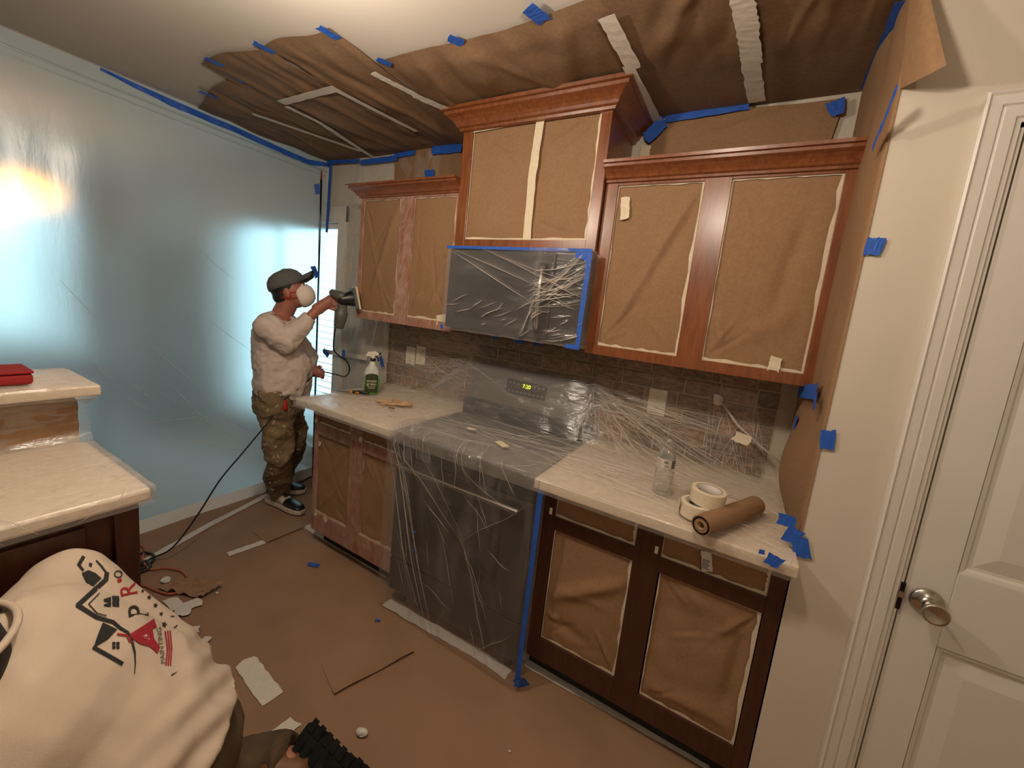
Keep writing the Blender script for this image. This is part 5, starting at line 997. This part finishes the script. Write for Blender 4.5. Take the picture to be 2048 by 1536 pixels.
# boot: sole up, toe down
def boot(heel, toe, nsole, parent):
    heel, toe, nsole = Vector(heel), Vector(toe), Vector(nsole).normalized(); d = toe-heel; L_ = d.length; d.normalize(); nsole = (nsole-d*nsole.dot(d)).normalized(); sd_ = nsole.cross(d)
    outl = [(0, .024), (.05, .034), (.2, .039), (.38, .036), (.58, .046), (.78, .049), (.92, .038), (1, .016)]
    top = [(t, w_) for t, w_ in outl]; pts_ = [heel+d*L_*t+sd_*w_ for t, w_ in top]+[heel+d*L_*t-sd_*w_ for t, w_ in reversed(top)]
    s_ = MB().rings([[p-nsole*.022 for p in pts_], [p for p in pts_]]).build('boot', 'boot', parent, bevel=.004, label='black lugged sole of a brown work boot')
    for k in range(11):
        t = .05+.085*k; w_ = .040 if t < .5 else .046
        if k > 9: w_ = .032
        for s in (-1, 1): c = heel+d*L_*t+sd_*s*w_*.62; MB().rings([[c+d*a*.009+sd_*b_*w_*.40+nsole*z for a, b_ in ((-1, -1), (1, -1), (1, 1), (-1, 1))] for z in (-.002, .005)]).build('tread_lug', 'boot', s_)
    MB().rings([[heel+d*L_*t+sd_*w_*math.cos(a)-nsole*(.02+h*(.5+.5*math.sin(a))) for a in [2*math.pi*i/16 for i in range(16)]] for t, w_, h in ((.02, .026, .10), (.15, .036, .13), (.32, .036, .12), (.52, .040, .085), (.72, .044, .065), (.88, .038, .055), (.97, .018, .04))]).build('upper', 'brownl', s_, smooth=True)
    return s_
boot(at(598, 1462, 'z', .10)+Vector((0, 0, .0)), at(705, 1560, 'z', .05), (.35, -.25, .9), p2) if False else None
bt_h = at(604, 1462, 'z', .26); bt_t = at(775, 1635, 'z', .10)
MB().cap(AN_R+Vector((-.02, -.03, .0)), AN_R+Vector((.03, .01, -.01)), .048, .042).build('boot_shaft', 'brownl', p2, smooth=True, label='brown leather boot shaft')
boot(bt_h, bt_t, (CV0-(bt_h+bt_t)/2)+Vector((.3, .3, 0)), p2); boot(AN_L+Vector((.02, .02, .02)), AN_L+Vector((.22, -.02, -.03)), (.2, -.3, 1), p2)
# printed logo, laid on the shirt surface
dg = bpy.context.evaluated_depsgraph_get(); smw = rootm(sh2_)
bv = BVHTree.FromPolygons([smw @ v.co for v in sh2_.data.vertices], [tuple(p.vertices) for p in sh2_.data.polygons]); inv2 = smw.inverted(); CV = Vector(CAM); KC = 720/2048
def lay(bm, name, m_):
    ok = True
    for v in bm.verts:
        u, w_ = v.co.x*KC, 1060+v.co.y*KC; h = bv.ray_cast(CV, raydir(u, w_))
        if h[0] is None: ok = False; break
        v.co = h[0]+h[1]*(.0022 if h[1].dot(raydir(u, w_)) < 0 else -.0022)
    if not ok: bm.free(); return
    me = bpy.data.meshes.new(name); bm.to_mesh(me); bm.free(); me.transform(inv2); me.materials.append(M[m_]); o = bpy.data.objects.new(name, me); COL.objects.link(o); o.parent = sh2_
def pol(pts, m_, name='printed_mark'):
    bm = bmesh.new(); bm.faces.new([bm.verts.new((x, y, 0)) for x, y in pts]); bmesh.ops.triangulate(bm, faces=bm.faces[:])
    for _ in range(3): bmesh.ops.subdivide_edges(bm, edges=[e for e in bm.edges if e.calc_length() > 22], cuts=1); bmesh.ops.triangulate(bm, faces=bm.faces[:])
    lay(bm, name, m_)
def band(pts, w0, m_, w1=None):
    n = len(pts); w1 = w1 or w0
    for i in range(n-1):
        a, b_ = np.array(pts[i], float), np.array(pts[i+1], float); d = (b_-a)/np.linalg.norm(b_-a); nn = np.array([-d[1], d[0]]); ka_, kb_ = w0+(w1-w0)*i/(n-1), w0+(w1-w0)*(i+1)/(n-1)
        e = .3*ka_; pol([tuple(a-d*e+nn*ka_/2), tuple(b_+d*e*.7+nn*kb_/2), tuple(b_+d*e*.7-nn*kb_/2), tuple(a-d*e-nn*ka_/2)], m_)
def txt(body, org, rd, ud, size, m_, name='lettering'):
    c = bpy.data.curves.new('t', 'FONT'); c.body = body; c.size = 1; c.resolution_u = 3; t = bpy.data.objects.new('t', c); COL.objects.link(t); bpy.context.view_layer.update()
    me = bpy.data.meshes.new_from_object(t.evaluated_get(bpy.context.evaluated_depsgraph_get())); bpy.data.objects.remove(t); bm = bmesh.new(); bm.from_mesh(me)
    for v in bm.verts: x, y = v.co.x*size[0], v.co.y*size[1]; v.co = Vector((org[0]+rd[0]*x+ud[0]*y, org[1]+rd[1]*x+ud[1]*y, 0))
    bmesh.ops.triangulate(bm, faces=bm.faces[:]); lay(bm, name, m_)
band([(472, 158), (446, 202)], 20, 'ink'); band([(446, 202), (470, 232)], 14, 'ink')
pol([(462, 248), (500, 232), (540, 248), (575, 278), (528, 322), (486, 300)], 'ink')
band([(545, 178), (575, 210), (605, 250)], 8, 'ink', 12); band([(605, 250), (600, 285), (438, 432)], 26, 'ink'); band([(438, 432), (545, 500), (640, 528), (680, 562), (725, 588)], 26, 'ink', 14)
band([(560, 365), (500, 425), (548, 478), (600, 492)], 6, 'ink')
pol([(505, 188), (522, 195), (518, 215), (502, 206)], 'ink')
for dx in (0, 1):
    for dy_ in (0, 1): pol([(584+dx*48, 388+dy_*30+(10 if not dx else -8)), (626+dx*46, 384+dy_*30-4*dx), (626+dx*48, 412+dy_*28), (586+dx*50-(0 if dx else -4), 412+dy_*24)], 'ink')
pol([(580, 530), (662, 570), (605, 628), (528, 672), (548, 610)], 'ink'); band([(530, 672), (690, 762)], 22, 'ink')
for dx in (0, 1):
    for dy_ in (0, 1): pol([(634+dx*23, 640+dy_*21), (653+dx*23, 642+dy_*21), (652+dx*23, 659+dy_*21), (634+dx*23, 657+dy_*21)], 'ink')
band([(722, 590), (748, 640), (762, 700), (765, 760), (760, 820)], 16, 'ink', 4); band([(665, 596), (720, 604), (735, 625)], 12, 'inkr')
pol([(742, 592), (872, 508), (886, 556), (862, 566), (872, 622), (905, 672), (892, 706), (850, 668), (790, 650), (738, 612)], 'inkr'); pol([(800, 612), (838, 590), (846, 628)], 'shirt2')
pol([(740, 585), (738, 618), (758, 650), (728, 640), (716, 610)], 'inkr')
txt('P', (842, 500), (-.10, -1), (-1, .10), (150, 165), 'ink'); txt('R', (782, 372), (-.25, -.97), (-.97, .2), (125, 140), 'inkr'); pol([(662, 286), (682, 276), (690, 292), (670, 304)], 'inkr')
txt('O', (700, 268), (-.4, -.9), (-.9, .35), (60, 70), 'ink')
for (sx, sy, ss) in ((845, 386, 15), (881, 431, 16), (914, 480, 14), (931, 541, 19), (808, 350, 11)):
    pol([(sx+ss*(1 if k % 2 == 0 else .42)*math.sin(k*math.pi/5+.3), sy-ss*(1 if k % 2 == 0 else .42)*math.cos(k*math.pi/5+.3)) for k in range(10)], 'ink')
txt('PAINTING', (938, 762), (-.13, -.99), (-.99, .13), (46, 38), 'ovn2')
for dx in (0, 14, 28): band([(936+dx, 582-dx*.15), (948+dx*.85, 680), (940+dx*.9, 772)], 8, 'inkr')
band([(972, 828), (1000, 812)], 8, 'ink', 3); band([(968, 494), (988, 494)], 5, 'ink'); band([(988, 560), (1004, 545)], 6, 'ink')
